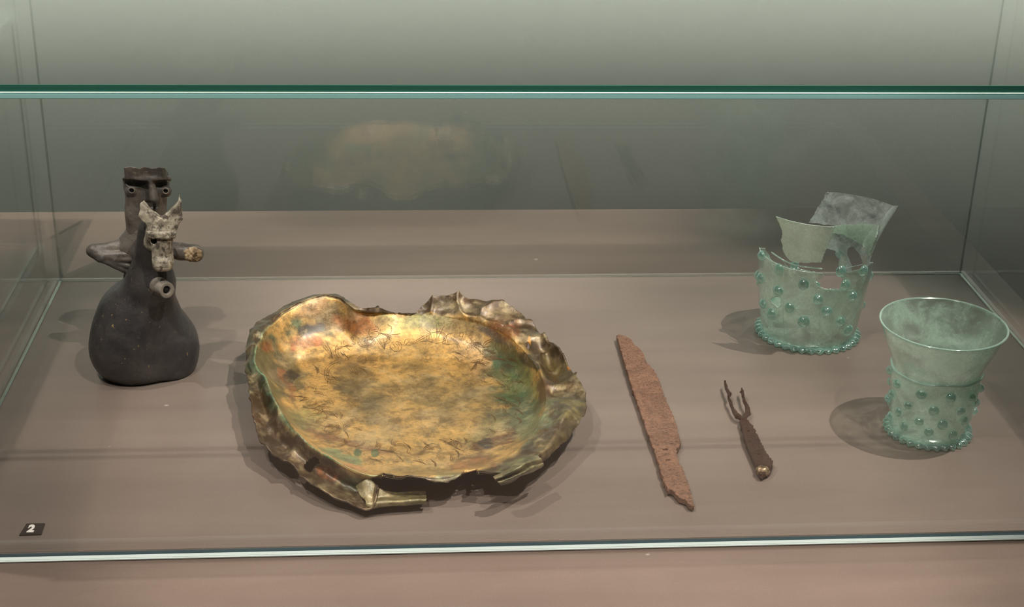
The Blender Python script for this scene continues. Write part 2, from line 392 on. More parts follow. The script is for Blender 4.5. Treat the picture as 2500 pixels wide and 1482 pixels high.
# ------------------------------------------------------------------ bronze dish
# stations clockwise: floor edge, inner crest, flange, outer edge; (px, py, height cm)
ST = [
 ((700,905,.7),(622,882,3.5),(608,884,3.4),(599,874,3.1)),
 ((725,880,.7),(640,822,3.6),(628,812,3.8),(616,802,3.6)),
 ((765,868,.8),(688,768,3.9),(682,760,4.1),(678,754,3.9)),
 ((815,862,.8),(752,736,4.3),(752,728,4.5),(755,722,4.3)),
 ((855,860,.8),(815,727,4.5),(818,719,4.7),(822,716,4.2)),
 ((893,860,.8),(866,764,3.7),(868,758,4.0),(874,754,4.1)),
 ((935,862,.7),(915,768,3.2),(915,762,3.6),(921,751,3.8)),
 ((980,864,.7),(962,766,2.9),(962,764,2.95),(962,762,3.0)),
 ((1030,866,.7),(1010,768,2.8),(1010,766,2.85),(1010,765,2.9)),
 ((1085,868,.7),(1055,768,2.9),(1045,758,3.1),(1033,748,3.3)),
 ((1130,872,.7),(1110,776,3.0),(1102,748,3.6),(1085,718,4.5)),
 ((1170,880,.7),(1165,786,3.1),(1165,756,3.8),(1165,728,4.3)),
 ((1210,892,.7),(1218,806,3.1),(1238,780,3.7),(1260,755,4.0)),
 ((1242,915,.7),(1268,842,3.0),(1290,815,3.5),(1308,797,3.5)),
 ((1258,935,.7),(1296,876,2.9),(1320,850,2.6),(1336,830,3.3)),
 ((1268,960,.7),(1318,915,2.8),(1345,893,2.0),(1376,876,3.1)),
 ((1270,985,.7),(1332,952,2.7),(1370,940,2.4),(1410,922,3.0)),
 ((1262,1010,.7),(1332,998,2.6),(1382,996,3.3),(1431,975,2.6)),
 ((1244,1040,.7),(1316,1040,2.5),(1368,1044,3.1),(1421,1024,2.4)),
 ((1212,1068,.7),(1286,1078,2.5),(1338,1088,2.9),(1388,1072,2.2)),
 ((1165,1092,.7),(1246,1112,2.5),(1296,1118,3.0),(1326,1124,2.2)),
 ((1115,1106,.7),(1196,1136,2.5),(1240,1148,2.9),(1262,1165,1.9)),
 ((1065,1114,.7),(1136,1154,2.5),(1160,1155,2.5),(1178,1160,2.2)),
 ((1012,1118,.7),(1072,1160,2.5),(1078,1168,2.4),(1092,1176,2.2)),
 ((960,1116,.7),(1000,1163,2.5),(1000,1166,2.5),(1000,1169,2.4)),
 ((912,1110,.7),(940,1162,2.6),(938,1166,2.5),(936,1168,2.4)),
 ((866,1098,.7),(888,1158,2.6),(884,1200,1.0),(905,1241,.9)),
 ((820,1080,.7),(832,1136,2.7),(822,1178,1.1),(842,1226,.9)),
 ((782,1052,.7),(780,1106,2.8),(770,1150,1.3),(775,1194,1.2)),
 ((745,1018,.7),(730,1064,3.0),(708,1102,1.7),(694,1128,1.8)),
 ((722,985,.7),(694,1018,3.1),(662,1052,2.0),(642,1086,2.1)),
 ((708,955,.7),(665,968,3.3),(642,1000,2.3),(620,1026,2.6)),
 ((700,930,.7),(648,922,3.4),(627,940,2.7),(607,938,2.9)),
]
NS = len(ST); cen = at(1000, 968, .004)
rings = []
rings.append([cen] * NS)
A = [at(s[0][0], s[0][1], s[0][2] / 100) for s in ST]
B = [at(s[1][0], s[1][1], s[1][2] / 100) for s in ST]
Cc = [at(s[2][0], s[2][1], s[2][2] / 100) for s in ST]
Dd = [at(s[3][0], s[3][1], s[3][2] / 100) for s in ST]
rings.append([cen + (a - cen) * .5 + np.array([0, 0, -.0003]) for a in A])
rings.append([cen + (a - cen) * .86 + np.array([0, 0, -.0012]) for a in A])
rings.append(A)
rings.append([a + (b - a) * .55 + np.array([0, 0, (a[2] - b[2]) * .22]) for a, b in zip(A, B)])
rings.append([a + (b - a) * .93 + np.array([0, 0, (a[2] - b[2]) * .02]) for a, b in zip(A, B)])
rings.append(B)
rings.append([(b + c) * .5 for b, c in zip(B, Cc)])
rings.append(Cc)
rings.append(Dd)
K = np.array(rings)                                   # (10, NS, 3)
def cr(P, n, closed):
    m = len(P); t = np.linspace(0, m if closed else m - 1, n, endpoint=not closed)
    i = np.floor(t).astype(int)
    if not closed: i = np.minimum(i, m - 2)
    u = (t - i).reshape((-1,) + (1,) * (P.ndim - 1))
    g = (lambda j: P[j % m]) if closed else (lambda j: P[np.clip(j, 0, m - 1)])
    p0, p1, p2, p3 = g(i - 1), g(i), g(i + 1), g(i + 2)
    return .5 * (2 * p1 + (p2 - p0) * u + (2 * p0 - 5 * p1 + 4 * p2 - p3) * u ** 2 + (3 * p1 - p0 - 3 * p2 + p3) * u ** 3)
NA, NR = 620, 150
K = cr(K.transpose(1, 0, 2), NA, True).transpose(1, 0, 2)
S = cr(K, NR, False)                                  # (NR, NA, 3)
tr = np.linspace(0, 9, NR)[:, None] * np.ones((1, NA))
outer = np.clip((tr - 5.2) / 1.2, 0, 1)
ang = np.linspace(0, NS, NA, endpoint=False)[None, :] * np.ones((NR, 1))
# dents and creases of the crumpled flange, ragged edge
rr0 = np.linalg.norm((S - cen)[..., :2], axis=-1)
dz = -.0007 * np.exp(-((rr0 - .050) / .004) ** 2) + .0006 * np.exp(-((rr0 - .040) / .006) ** 2) + fbm(S, .030, 3) * .0012 * np.clip((tr - 2) / 3, 0, 1) + fbm(S, .018, 9) * .0034 * outer
cr_ = (1 - np.abs(noise3(S, .022, 21))) ** 4
dz += (cr_ - .25) * .0060 * outer * np.clip((np.cos((ang - 13.0) / NS * 2 * math.pi) - .45) * 2, 0, 1)
dz += (cr_ - .25) * .0026 * outer * np.clip((np.cos((ang - 29.5) / NS * 2 * math.pi) + .2), 0, 1)
S[..., 2] += dz
edge = np.clip((tr - 8.3) / .7, 0, 1)
jag = noise3(S, .006, 5) * .0014 + noise3(S, .0025, 6) * .0007
dirc = S - cen; dirc[..., 2] = 0; dirc /= np.maximum(np.linalg.norm(dirc, axis=-1, keepdims=True), 1e-6)
S += dirc * (jag * edge)[..., None]
S[..., 2] = np.maximum(S[..., 2], .0022)
for _ in range(2):                                    # slight smoothing along the radius
    S[1:-1] = .25 * S[:-2] + .5 * S[1:-1] + .25 * S[2:]
V = S.reshape(-1, 3); PX = proj(V)
ii, jj = np.meshgrid(np.arange(NR - 1), np.arange(NA), indexing='ij'); j2 = (jj + 1) % NA
Q = np.stack([ii * NA + jj, (ii + 1) * NA + jj, (ii + 1) * NA + j2, ii * NA + j2], -1).reshape(-1, 4)
fc = PX[Q].mean(1); wob = np.stack([noise3(V[Q[:, 0]], .004, 31), noise3(V[Q[:, 0]], .004, 32)], -1) * 3
holes = [[(741,1142),(750,1128),(768,1116),(779,1118),(778,1132),(762,1146),(756,1152)],
         [(870,1184),(880,1183),(881,1194),(873,1196)],
         [(1286,832),(1291,838),(1296,850),(1290,852),(1285,845)],
         [(905,1168),(960,1170),(1010,1168),(1010,1206),(948,1204),(925,1195),(912,1180)],
         [(1093,1179),(1108,1172),(1122,1160),(1134,1150),(1163,1143),(1166,1150),(1164,1180)],
         [(610,1036),(616,1036),(636,1082),(620,1084)],
         [(686,1120),(712,1130),(728,1150),(735,1172),(730,1200),(690,1180)]]
keep = np.ones(len(Q), bool)
for h in holes: keep &= ~in_poly(fc + wob, h)
Q = Q[keep]
dish = empty('bronze_dish', tuple(cen * [1, 1, 0]), 'crumpled engraved bronze dish with torn rim and green patina, centre of the deck', 'dish')
me = mesh_np('dish_bowl', V, Q[:, ::-1])

# patina laid over the metal: patches that belong to the surface
def lin(r, g, b): return np.array([((c / 255) / 12.92 if c < 11 else (((c / 255) + .055) / 1.055) ** 2.4) for c in (r, g, b)])
GOLD, OLIVE, GREEN, LIME = lin(222, 178, 104), lin(128, 112, 74), lin(70, 98, 70), lin(140, 148, 88)
PALE, ORANGE, BROWN, CHAR = lin(150, 180, 140), lin(176, 110, 66), lin(96, 60, 34), lin(52, 50, 48)
BRZ, TAN = lin(88, 66, 38), lin(186, 152, 108)
def patina(V, PX, tr):
    col = np.zeros((len(V), 3)); col[:] = GOLD
    def blend(c, w): 
        w = np.clip(w, 0, 1)[:, None]; col[:] = col * (1 - w) + c * w
    n1 = fbm(V, .020, 41, 4); n2 = fbm(V, .009, 43, 4); n3 = fbm(V, .004, 47, 3)
    t = tr.reshape(-1)
    blend(BRZ, (t - 6.0) / .6 + n1 * .6)
    def blob(x, y, rx, ry, c, s=1.0, soft=.35, nn=.55, a=0):
        ca, sa = math.cos(math.radians(a)), math.sin(math.radians(a))
        dx, dy = PX[:, 0] - x, PX[:, 1] - y
        d = np.sqrt(((dx * ca + dy * sa) / rx) ** 2 + ((dy * ca - dx * sa) / ry) ** 2)
        blend(c, np.clip((1 - d + n1 * nn + n2 * nn * .6) / soft, 0, 1) * s)
    B_ = lambda x, y, rx, ry, c, s=1.0, soft=.35, nn=.55, a=0: blob(x, y, rx * 1.28, ry * 1.28, c, s, soft * .8, nn, a)
    B_(870, 925, 55, 35, OLIVE, .75, .5, .8); B_(900, 960, 70, 40, OLIVE, .7, .6, .9); B_(1040, 960, 150, 60, OLIVE, .6, .8, .8)
    B_(860, 1005, 60, 30, OLIVE, .5, .6, .9); B_(1130, 1000, 90, 50, OLIVE, .5, .7, .8)
    B_(1190, 870, 60, 50, TAN, .6, .6); B_(1100, 790, 110, 18, OLIVE, .7, .6, .6, 5); B_(1010, 785, 80, 16, LIME, .6, .5)
    B_(880, 790, 60, 14, TAN, .6, .6)
    B_(1260, 930, 62, 45, GREEN, .8, .6, .6, 50); B_(1285, 960, 40, 70, LIME, .75, .5, .5, -8); B_(1285, 1015, 50, 60, GREEN, .85, .6, .5)
    B_(1200, 1040, 70, 30, lin(110, 118, 84), .6, .7, .6, -20); B_(1235, 870, 50, 28, GREEN, .7, .5, .6, 35)
    B_(1292, 880, 34, 12, CHAR, .9, .4, .5, 42); B_(1215, 822, 40, 10, lin(95, 88, 85), .8, .5, .5, 30)
    B_(1335, 960, 22, 42, lin(95, 62, 40), .9, .4, .5, -15); B_(1238, 800, 40, 26, lin(150, 96, 62), .8, .5, .5, 40)
    B_(1215, 1078, 52, 14, lin(120, 72, 36), .9, .5, .8, -22); B_(1165, 1108, 34, 8, lin(110, 70, 34), .8, .5, .8, -15); B_(1155, 1130, 60, 10, lin(150, 84, 44), .7, .6, .8, -14)
    B_(1188, 1085, 14, 10, CHAR, .9, .4, .9); B_(1205, 1135, 10, 7, ORANGE, .9)
    B_(640, 880, 42, 60, GREEN, .85, .6, .6, 10); B_(665, 950, 28, 55, GREEN, .85, .6, .6, -22); B_(705, 1015, 22, 50, GREEN, .7, .6, .6, -42)
    B_(700, 900, 38, 55, lin(92, 92, 66), .8, .5, .7, -10); B_(705, 815, 58, 22, lin(78, 104, 82), .85, .6, .8, -30); B_(720, 790, 30, 12, lin(92, 132, 100), .7, .6, .9, -30)
    B_(790, 785, 62, 40, lin(88, 66, 32), .9, .5, .8, -10); B_(760, 755, 40, 14, lin(178, 138, 92), .8, .6, .6, -25); B_(750, 808, 44, 16, CHAR, .85, .4, .9, -15)
    B_(752, 836, 40, 16, ORANGE, .95, .4, .8, -15); B_(720, 832, 20, 22, ORANGE, .85, .4, .9, 15); B_(850, 788, 44, 18, lin(190, 122, 72), .7, .6, .9, 15); B_(800, 815, 24, 12, lin(84, 88, 62), .8, .5, .9)
    B_(652, 848, 13, 16, lin(170, 92, 30), .95, .5, .8); B_(690, 912, 9, 20, ORANGE, .8, .4, .9, -15); B_(708, 920, 14, 14, CHAR, .9, .4, .9); B_(712, 960, 9, 30, lin(180, 110, 60), .7, .5, .9, -20)
    B_(720, 990, 8, 26, CHAR, .5, .5, .9, -30); B_(742, 1010, 40, 30, LIME, .5, .7, .8, 40)
    B_(860, 1082, 80, 10, lin(140, 84, 46), .8, .6, .8, 14); B_(840, 1118, 44, 11, lin(124, 150, 108), .85, .5, .7, 18); B_(868, 1143, 34, 7, lin(214, 150, 96), .9, .4, .9, 14)
    B_(864, 1176, 24, 24, lin(72, 96, 64), .85, .5, .7); B_(790, 1155, 28, 12, lin(190, 118, 66), .8, .5, .8, 25); B_(915, 1106, 7, 8, lin(72, 112, 70), .9, .3, .5); B_(873, 1104, 10, 7, lin(52, 104, 66), .95, .3, .5)
    B_(1095, 1165, 36, 14, lin(165, 165, 118), .8, .6, .5); B_(1000, 1150, 90, 12, lin(150, 128, 72), .6, .6, .6)
    B_(1385, 995, 50, 36, lin(160, 142, 84), .8, .7, .6); B_(1345, 1010, 26, 40, lin(138, 150, 112), .7, .6, .6, 15); B_(1365, 1075, 60, 24, lin(132, 116, 72), .8, .6, .6, -32)
    B_(1260, 1140, 50, 20, lin(142, 142, 92), .9, .6, .6, -22); B_(1230, 1165, 20, 14, lin(96, 124, 84), .8); B_(1290, 1040, 16, 40, lin(148, 160, 116), .6, .6, .7, 40)
    B_(1360, 900, 46, 30, lin(128, 112, 66), .8, .6, .6, 45); B_(1120, 750, 70, 16, lin(150, 138, 112), .8, .6, .6, 8); B_(1200, 760, 50, 16, lin(172, 150, 122), .7, .6, .6, 20)
    B_(1390, 898, 5, 5, lin(224, 150, 70), 1, .3, .2); B_(1292, 832, 4, 12, lin(214, 148, 62), .9, .4, .4)
    B_(640, 1040, 24, 70, lin(104, 74, 46), .85, .6, .5, -32); B_(690, 1085, 40, 24, lin(92, 62, 44), .8, .6, .6, 40)
    # pale verdigris along the inner crest of the left and front side
    st = ang.reshape(-1); wcr = np.exp(-((t - 6.0) / .28) ** 2) * np.clip((np.cos((st - 30.5) / NS * 2 * math.pi) - .35) * 4, 0, 1)
    blend(PALE, wcr * (.75 + .5 * n2))
    wf = np.clip((t - 6.1) * 2, 0, 1)
    blend(lin(70, 52, 32), wf * np.clip(n2 * 2.6 + n1 + .05, 0, 1) * .9); blend(lin(176, 158, 112), wf * np.clip(-n2 * 2.4 + n3 - .75, 0, 1) * .8)
    col *= 1.12 * (1 + .30 * n3[:, None] + .2 * n2[:, None])
    return np.clip(col, .003, 1)
colr = patina(V, PX, tr)
at_ = me.color_attributes.new('patina', 'FLOAT_COLOR', 'POINT')
at_.data.foreach_set('color', np.concatenate([colr, np.ones((len(colr), 1))], 1).astype(np.float32).ravel())
bowl = link('dish_bowl', me, M_bronze, dish)
so = bowl.modifiers.new('thickness', 'SOLIDIFY'); so.thickness = .0014; so.offset = -1

def patch(name, rows, mat, parent, nu=80, nv=30, thick=.0012, colc=None, jagv=.0008):
    P = np.array([[at(x, y, z / 100) for x, y, z in r] for r in rows])
    P = cr(cr(P, nv, False).transpose(1, 0, 2), nu, False).transpose(1, 0, 2)
    P = P + np.stack([noise3(P, .005, s) for s in (1, 2, 3)], -1) * np.array([.0006, .0006, .0006])
    P[:, -1, 0] += noise3(P[:, -1], .002, 8) * jagv; P[0, :, 1] += noise3(P[0], .004, 9) * jagv
    a, b = np.meshgrid(np.arange(nv - 1), np.arange(nu - 1), indexing='ij')
    Qp = np.stack([a * nu + b, (a + 1) * nu + b, (a + 1) * nu + b + 1, a * nu + b + 1], -1).reshape(-1, 4)
    me = mesh_np(name, P.reshape(-1, 3), Qp)
    V_ = P.reshape(-1, 3); n1 = fbm(V_, .012, 71, 4)[:, None]
    c = np.clip(np.array(colc[0]) * (.5 - n1) + np.array(colc[1]) * (.5 + n1), .003, 1)
    at_ = me.color_attributes.new('patina', 'FLOAT_COLOR', 'POINT')
    at_.data.foreach_set('color', np.concatenate([c, np.ones((len(c), 1))], 1).astype(np.float32).ravel())
    o = link(name, me, mat, parent); m_ = o.modifiers.new('thickness', 'SOLIDIFY'); m_.thickness = thick; m_.offset = 0
    return o
strip = patch('rim_strip', [
    [(868,1190,1.5),(900,1170,2.2),(925,1192,1.6),(960,1202,1.0),(1000,1200,.95),(1040,1198,1.0)],
    [(880,1210,1.3),(905,1200,1.6),(930,1205,1.3),(960,1211,1.0),(1000,1209,.95),(1041,1208,.95)],
    [(890,1222,1.3),(910,1218,1.2),(930,1217,1.1),(960,1217,1.0),(1000,1215,1.0),(1041,1213,1.0)],
    [(892,1232,1.1),(910,1229,1.1),(930,1225,1.15),(960,1224,1.1),(1000,1221,1.1),(1041,1219,1.1)],
    [(894,1240,.8),(910,1240,.8),(930,1236,.85),(960,1233,.8),(1000,1231,.8),(1041,1228,.8)],
    [(895,1241,.55),(910,1241,.5),(930,1237,.55),(960,1234,.5),(1000,1232,.5),(1041,1229,.5)]],
    M_bronze, dish, 120, 40, .0010, (lin(84, 76, 48), lin(138, 130, 84)))
strip['label'] = 'torn strip of rolled rim reaching right along the front'
lip = patch('rim_fold', [
    [(1205,1166,2.9),(1235,1150,3.3),(1265,1130,3.4),(1290,1118,3.3),(1312,1112,3.2)],
    [(1208,1170,3.1),(1238,1157,3.5),(1268,1140,3.6),(1296,1127,3.5),(1322,1120,3.3)],
    [(1212,1174,2.6),(1240,1164,2.9),(1272,1149,3.1),(1300,1136,3.1),(1325,1128,2.9)],
    [(1216,1178,2.9),(1244,1170,3.1),(1274,1156,3.1),(1302,1144,2.9),(1325,1136,2.7)],
    [(1222,1183,2.2),(1248,1176,2.3),(1276,1160,2.3),(1303,1150,2.2),(1322,1142,2.2)]],
    M_bronze, dish, 90, 40, .0010, (lin(92, 94, 58), lin(148, 142, 98)))
lip['label'] = 'green-grey folded lip at the right front'
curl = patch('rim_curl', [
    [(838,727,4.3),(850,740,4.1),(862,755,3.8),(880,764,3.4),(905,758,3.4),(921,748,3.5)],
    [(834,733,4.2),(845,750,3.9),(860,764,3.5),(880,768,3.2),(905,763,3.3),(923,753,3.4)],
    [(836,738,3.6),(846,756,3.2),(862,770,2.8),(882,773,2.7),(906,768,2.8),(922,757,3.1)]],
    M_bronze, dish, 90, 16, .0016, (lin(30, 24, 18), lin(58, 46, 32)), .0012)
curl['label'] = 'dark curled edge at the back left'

# engraved lines: thin grooves drawn on the inside of the bowl
strokes = []
def ST_(*pts): strokes.append([(780 + x * .2, 760 + y * .2) for x, y in pts])
ST_((1640,305),(1672,325)); ST_((1690,320),(1728,252)); ST_((1728,252),(1770,268)); ST_((1762,268),(1725,358)); ST_((1705,300),(1745,312)); ST_((1710,348),(1748,360))
ST_((1868,300),(1840,288),(1822,312),(1842,335),(1862,358),(1850,386),(1818,388),(1795,365))
ST_((1430,185),(1434,345)); ST_((1450,200),(1440,290)); ST_((1522,180),(1438,345)); ST_((1490,190),(1450,260))
for a in (688, 720, 778, 800, 825): ST_((795, 470), (a, 315 if a > 750 else 325))
ST_((620,205),(600,270),(640,325),(700,310),(732,240),(700,180)); ST_((740,210),(752,262),(800,282),(862,270),(880,200),(830,160)); ST_((650,230),(700,215)); ST_((640,260),(715,240))
ST_((860,400),(870,450),(920,492),(980,482),(1005,430),(980,380),(930,370)); ST_((920,380),(960,430),(965,465)); ST_((900,395),(935,460)); ST_((950,375),(985,430))
ST_((600,480),(580,440),(620,400),(672,360)); ST_((535,375),(580,350),(640,352),(672,365)); ST_((820,340),(850,300),(900,285),(990,275))
ST_((1030,405),(1050,350),(1090,340)); ST_((1050,410),(1102,360)); ST_((1085,415),(1300,285)); ST_((1100,418),(1326,300)); ST_((1020,405),(1130,424)); ST_((1300,222),(1350,258),(1366,330)); ST_((1230,375),(1300,365),(1380,380))
ST_((1495,395),(1520,340),(1560,290),(1640,265)); ST_((1530,400),(1542,335)); ST_((1560,395),(1572,330)); ST_((1590,325),(1660,380),(1700,460)); ST_((1600,318),(1680,375),(1722,462)); ST_((1495,395),(1620,407))
ST_((240,580),(200,520),(195,450),(230,400)); ST_((262,570),(225,500),(232,450)); ST_((300,560),(250,480)); ST_((320,540),(270,470))
for a, b in ((30, 420), (60, 402), (90, 390), (112, 430)): ST_((160, 585), ((160 + a) / 2 + 10, (585 + b) / 2), (a, b))
ST_((105,890),(62,800),(72,700),(130,640),(210,595)); ST_((122,880),(86,790),(100,700),(165,645),(240,620)); ST_((140,860),(110,790),(122,720),(180,665))
for a in (340, 380, 420, 452, 482, 520): ST_((455, 775), (a, 700)); 
for a in range(5): ST_((600 - a * 14, 770 - a * 8), (565 - a * 16, 720 - a * 6), (520 - a * 16, 700 - a * 2))
for a in range(7): ST_((1925, 605), (1830 + a * 14, 745 - a * 6))
for a in range(9): ST_((1990 + a * 9, 560 + a * 6), (2130 + a * 8, 470 + a * 14))
ST_((1995,440),(2020,380),(2090,345),(2140,360)); ST_((2010,440),(2045,390),(2110,365)); ST_((1895,410),(1985,440),(2100,425)); ST_((2160,380),(2150,440),(2210,510),(2230,420),(2200,350))
ST_((300,400),(330,420)); ST_((262,360),(268,418)); ST_((285,350),(290,418)); ST_((395,345),(380,325),(405,315),(420,340),(400,365),(440,385),(425,402),(395,390)); ST_((465,320),(480,345))
def arcst(cx, cy, rx, ry, a0, a1, n=8):
    strokes.append([(cx + rx * math.cos(math.radians(a0 + (a1 - a0) * i / n)), cy + ry * math.sin(math.radians(a0 + (a1 - a0) * i / n))) for i in range(n + 1)])
for i in range(80):                                   # palmettes and hatching round the band
    th = rng.uniform(-1.15, 4.3); rr = rng.uniform(.62, .93)
    cx, cy = 1010 + 300 * rr * math.cos(th), 968 + 175 * rr * math.sin(th) * (1 if math.sin(th) > 0 else .98)
    a = rng.uniform(0, 360)
    for q_ in range(rng.randint(3, 7)):
        L = rng.uniform(14, 30); aa = math.radians(a + q_ * 7)
        strokes.append([(cx + q_ * 3, cy + q_ * 1.5), (cx + q_ * 3 + L * .5 * math.cos(aa), cy + q_ * 1.5 + L * .35 * math.sin(aa)), (cx + q_ * 3 + L * math.cos(aa + .2), cy + q_ * 1.5 + L * .6 * math.sin(aa + .2))])
for i in range(48):
    th = rng.uniform(0, 6.28); cx, cy = 1010 + 255 * math.cos(th), 960 + 140 * math.sin(th)
    a = rng.uniform(0, 360); r_ = rng.uniform(10, 26)
    for q_ in range(rng.randint(1, 4)): arcst(cx, cy, r_ - q_ * 3.5, (r_ - q_ * 3.5) * .6, a, a + rng.uniform(90, 200))
bpy.context.view_layer.update()
inn = np.where((tr.reshape(-1) < 6.0) & (tr.reshape(-1) > .3))[0]; PI_, VI = PX[inn], V[inn]
nor = np.zeros(len(me.vertices) * 3, np.float32); bowl.data.vertices.foreach_get('normal', nor); NI = nor.reshape(-1, 3)[inn]
NI = NI * np.sign(NI[:, 2:3] + 1e-9)
# coarse bins for the nearest-vertex search
cell = 12; bins = {}
for q_, (bx, by) in enumerate((PI_ // cell).astype(int)): bins.setdefault((bx, by), []).append(q_)
EV, EF = [], []
for s_ in strokes:
    P = np.array(s_); dl = np.r_[0, np.cumsum(np.linalg.norm(np.diff(P, axis=0), axis=1))]
    if dl[-1] < 2: continue
    tt = np.arange(0, dl[-1], 2.5); P = cr(P, max(len(tt), 3), False) if len(P) > 2 else np.stack([np.interp(tt, dl, P[:, 0]), np.interp(tt, dl, P[:, 1])], 1)
    pts = []
    for p in P:
        bx, by = int(p[0] // cell), int(p[1] // cell); cand = sum((bins.get((bx + a, by + b), []) for a in (-1, 0, 1) for b in (-1, 0, 1)), [])
        if not cand: continue
        cand = np.array(cand); dd = ((PI_[cand] - p) ** 2).sum(1); o_ = np.argsort(dd)[:3]
        w_ = 1 / (dd[o_] + .05); w_ /= w_.sum(); c_ = cand[o_]
        if dd[o_[0]] > 60: continue
        pts.append(((VI[c_] * w_[:, None]).sum(0), NI[c_[0]]))
    if len(pts) < 3: continue
    X_ = np.array([p for p, n in pts]); N_ = np.array([n for p, n in pts])
    T_ = np.gradient(X_, axis=0); B_ = np.cross(T_, N_); B_ /= np.maximum(np.linalg.norm(B_, axis=1, keepdims=True), 1e-9)
    wd_ = .00017 * np.minimum(1, np.minimum(np.arange(len(X_)), np.arange(len(X_))[::-1]) / 2 + .3)[:, None]
    up = X_ + N_ * .00022; b0 = len(EV)
    for i in range(len(X_)): EV += [up[i] - B_[i] * wd_[i], up[i] + B_[i] * wd_[i]]
    EF += [(b0 + 2 * i, b0 + 2 * i + 1, b0 + 2 * i + 3, b0 + 2 * i + 2) for i in range(len(X_) - 1)]
en = link('engraving', mesh_np('engraving', EV, EF), M_engrave, dish); en['kind'] = 'stuff'

# ------------------------------------------------------------------ ceramic horseman
Y0 = 1.185
horse = empty('ceramic_horseman', tuple(at(355, 905, 0)), 'dark clay vessel shaped as a rider on a horse, left of the bronze dish', 'figurine')
def pt(x, y, dy=0.0): return aty(x, y, Y0 + dy)
base = at(357, 905, 0)
g = Grid(base + [-.052, -.050, -.001], base + [.052, .052, .158], .00085); P = g.P
Rr = rotz(math.radians(24))
g.add(s_ell(P, base + [-.001, 0, .024], (.0455, .036, .036), Rr), 0)
g.add(s_ell(P, base + [-.005, 0, .042], (.035, .034, .042), Rr), .012)
g.add(s_cap(P, pt(352, 800), pt(368, 690, -.006), .029, .0185), .014)
g.add(s_cap(P, pt(366, 690, -.006), pt(372, 560, -.012), .0165, .0115), .012)
g.add(s_ell(P, pt(378, 696, -.012), (.013, .016, .013)), .008)          # swelling behind the spout
g.add(s_ell(P, pt(428, 860, .004), (.019, .026, .030)), .010)
g.cut(s_cap(P, pt(420, 770, -.034), pt(388, 905, -.045), .0055, .012), .018)  # hollow down the chest
g.d += fbm(P, .012, 4, 2) * .0006
g.d = np.maximum(g.d, -(P[..., 2] - .0006))
body = link('horse_body', g.mesh('horse_body'), M_clay, horse)
# spout
a, b = pt(374, 692, -.016), pt(408, 709, -.038)
g = Grid(np.minimum(a, b) - .014, np.maximum(a, b) + .014, .0005); P = g.P
u = _n(b - a)
g.add(s_cap(P, a, b, .0080, .0066), 0); g.add(s_ell(P, a, (.010, .010, .010)), .004)
g.d = np.maximum(g.d, (P - b) @ u)
g.cut(s_cap(P, b - u * .010, b + u * .01, .0030, .0032), .0012)
g.d += fbm(P, .004, 8, 2) * .0003
sp = link('spout', g.mesh('spout'), M_tip, horse); sp['label'] = 'pale worn tubular spout on the horse chest'
g = Grid(b - u * .007 - .006, b - u * .007 + .006, .0006); g.add(s_cap(g.P, b - u * .0095, b - u * .0040, .0033, .0033), 0)
link('spout_hole_shade', g.mesh('spout_hole_shade'), M_hollow_shade, sp)  # black plug painting the shade inside the spout bore
# horse head
hy = -.030
g = Grid(pt(395, 580, hy) + [-.025, -.022, -.036], pt(395, 580, hy) + [.026, .022, .036], .00055); P = g.P
g.add(s_box(P, pt(396, 612, hy), (.0082, .0070, .0145), None, .0045), 0)
g.add(s_box(P, pt(398, 642, hy - .003), (.0074, .0068, .0062), None, .0045), .003)
g.add(s_ell(P, pt(393, 565, hy + .004), (.0112, .0095, .0095)), .004)
g.add(s_cap(P, pt(380, 560, hy + .004), pt(372, 590, hy + .012), .006, .008), .005)
yv = np.array([0, 1., 0])
def ear(tip, b1, b2):
    A_, B1, B2 = tip, b1, b2; n_ = _n(np.cross(B1 - A_, B2 - A_)); dpl = np.abs((P - A_) @ n_)
    def e_(p, q, o):
        m_ = np.cross(n_, q - p); m_ = _n(m_); m_ = m_ if (o - p) @ m_ < 0 else -m_; return (P - p) @ m_
    d2 = np.maximum(np.maximum(e_(A_, B1, B2), e_(A_, B2, B1)), e_(B1, B2, A_)); return np.maximum(d2 - .0004, dpl - .0019) - .0008
g.add(ear(pt(351, 503, hy + .005), pt(346, 528, hy + .004), pt(397, 566, hy)), .002)
g.add(ear(pt(351, 503, hy + .005), pt(372, 562, hy + .001), pt(346, 526, hy + .004)), .002)
g.add(ear(pt(351, 503, hy + .005), pt(374, 568, hy + .001), pt(400, 540, hy)), .002)
g.add(ear(pt(437, 499, hy + .004), pt(441, 532, hy + .003), pt(390, 568, hy)), .002)
g.add(ear(pt(437, 499, hy + .004), pt(422, 568, hy + .001), pt(441, 530, hy + .003)), .002)
g.add(ear(pt(437, 499, hy + .004), pt(424, 570, hy + .001), pt(388, 540, hy)), .002)
g.cut(s_ell(P, pt(372, 533, hy - .006), (.0052, .0042, .0078), None), .0016)
g.cut(s_ell(P, pt(422, 535, hy - .006), (.0052, .0042, .0078), None), .0016)
g.cut(s_cap(P, pt(376, 588, hy - .010), pt(376, 588, hy + .0), .0023, .0023), .0008)
g.cut(s_cap(P, pt(396, 632, hy - .0105), pt(394, 655, hy - .0115), .0004, .0013), .0008)
g.cut(s_cap(P, pt(382, 655, hy - .010), pt(414, 655, hy - .010), .0006, .0006), .0006)
g.d += fbm(P, .005, 8, 2) * .0005
hh = link('horse_head', g.mesh('horse_head'), M_pale, horse); hh['label'] = 'pale worn horse head with upright ears'
g = Grid(pt(394, 575, hy) + [-.014, -.013, -.006], pt(394, 575, hy) + [.014, .008, .006], .0005); P = g.P
for i in range(7):
    x = 364 + i * 10; y = 572 + 2.5 * math.sin(i / 6 * math.pi) ; dy = hy - .0068 + .0035 * abs(i - 3.0) ** 2 / 12
    g.add(s_cap(P, pt(x, y - 3, dy), pt(x + .5, y + 5, dy - .0006), .0021, .0018), .0015)
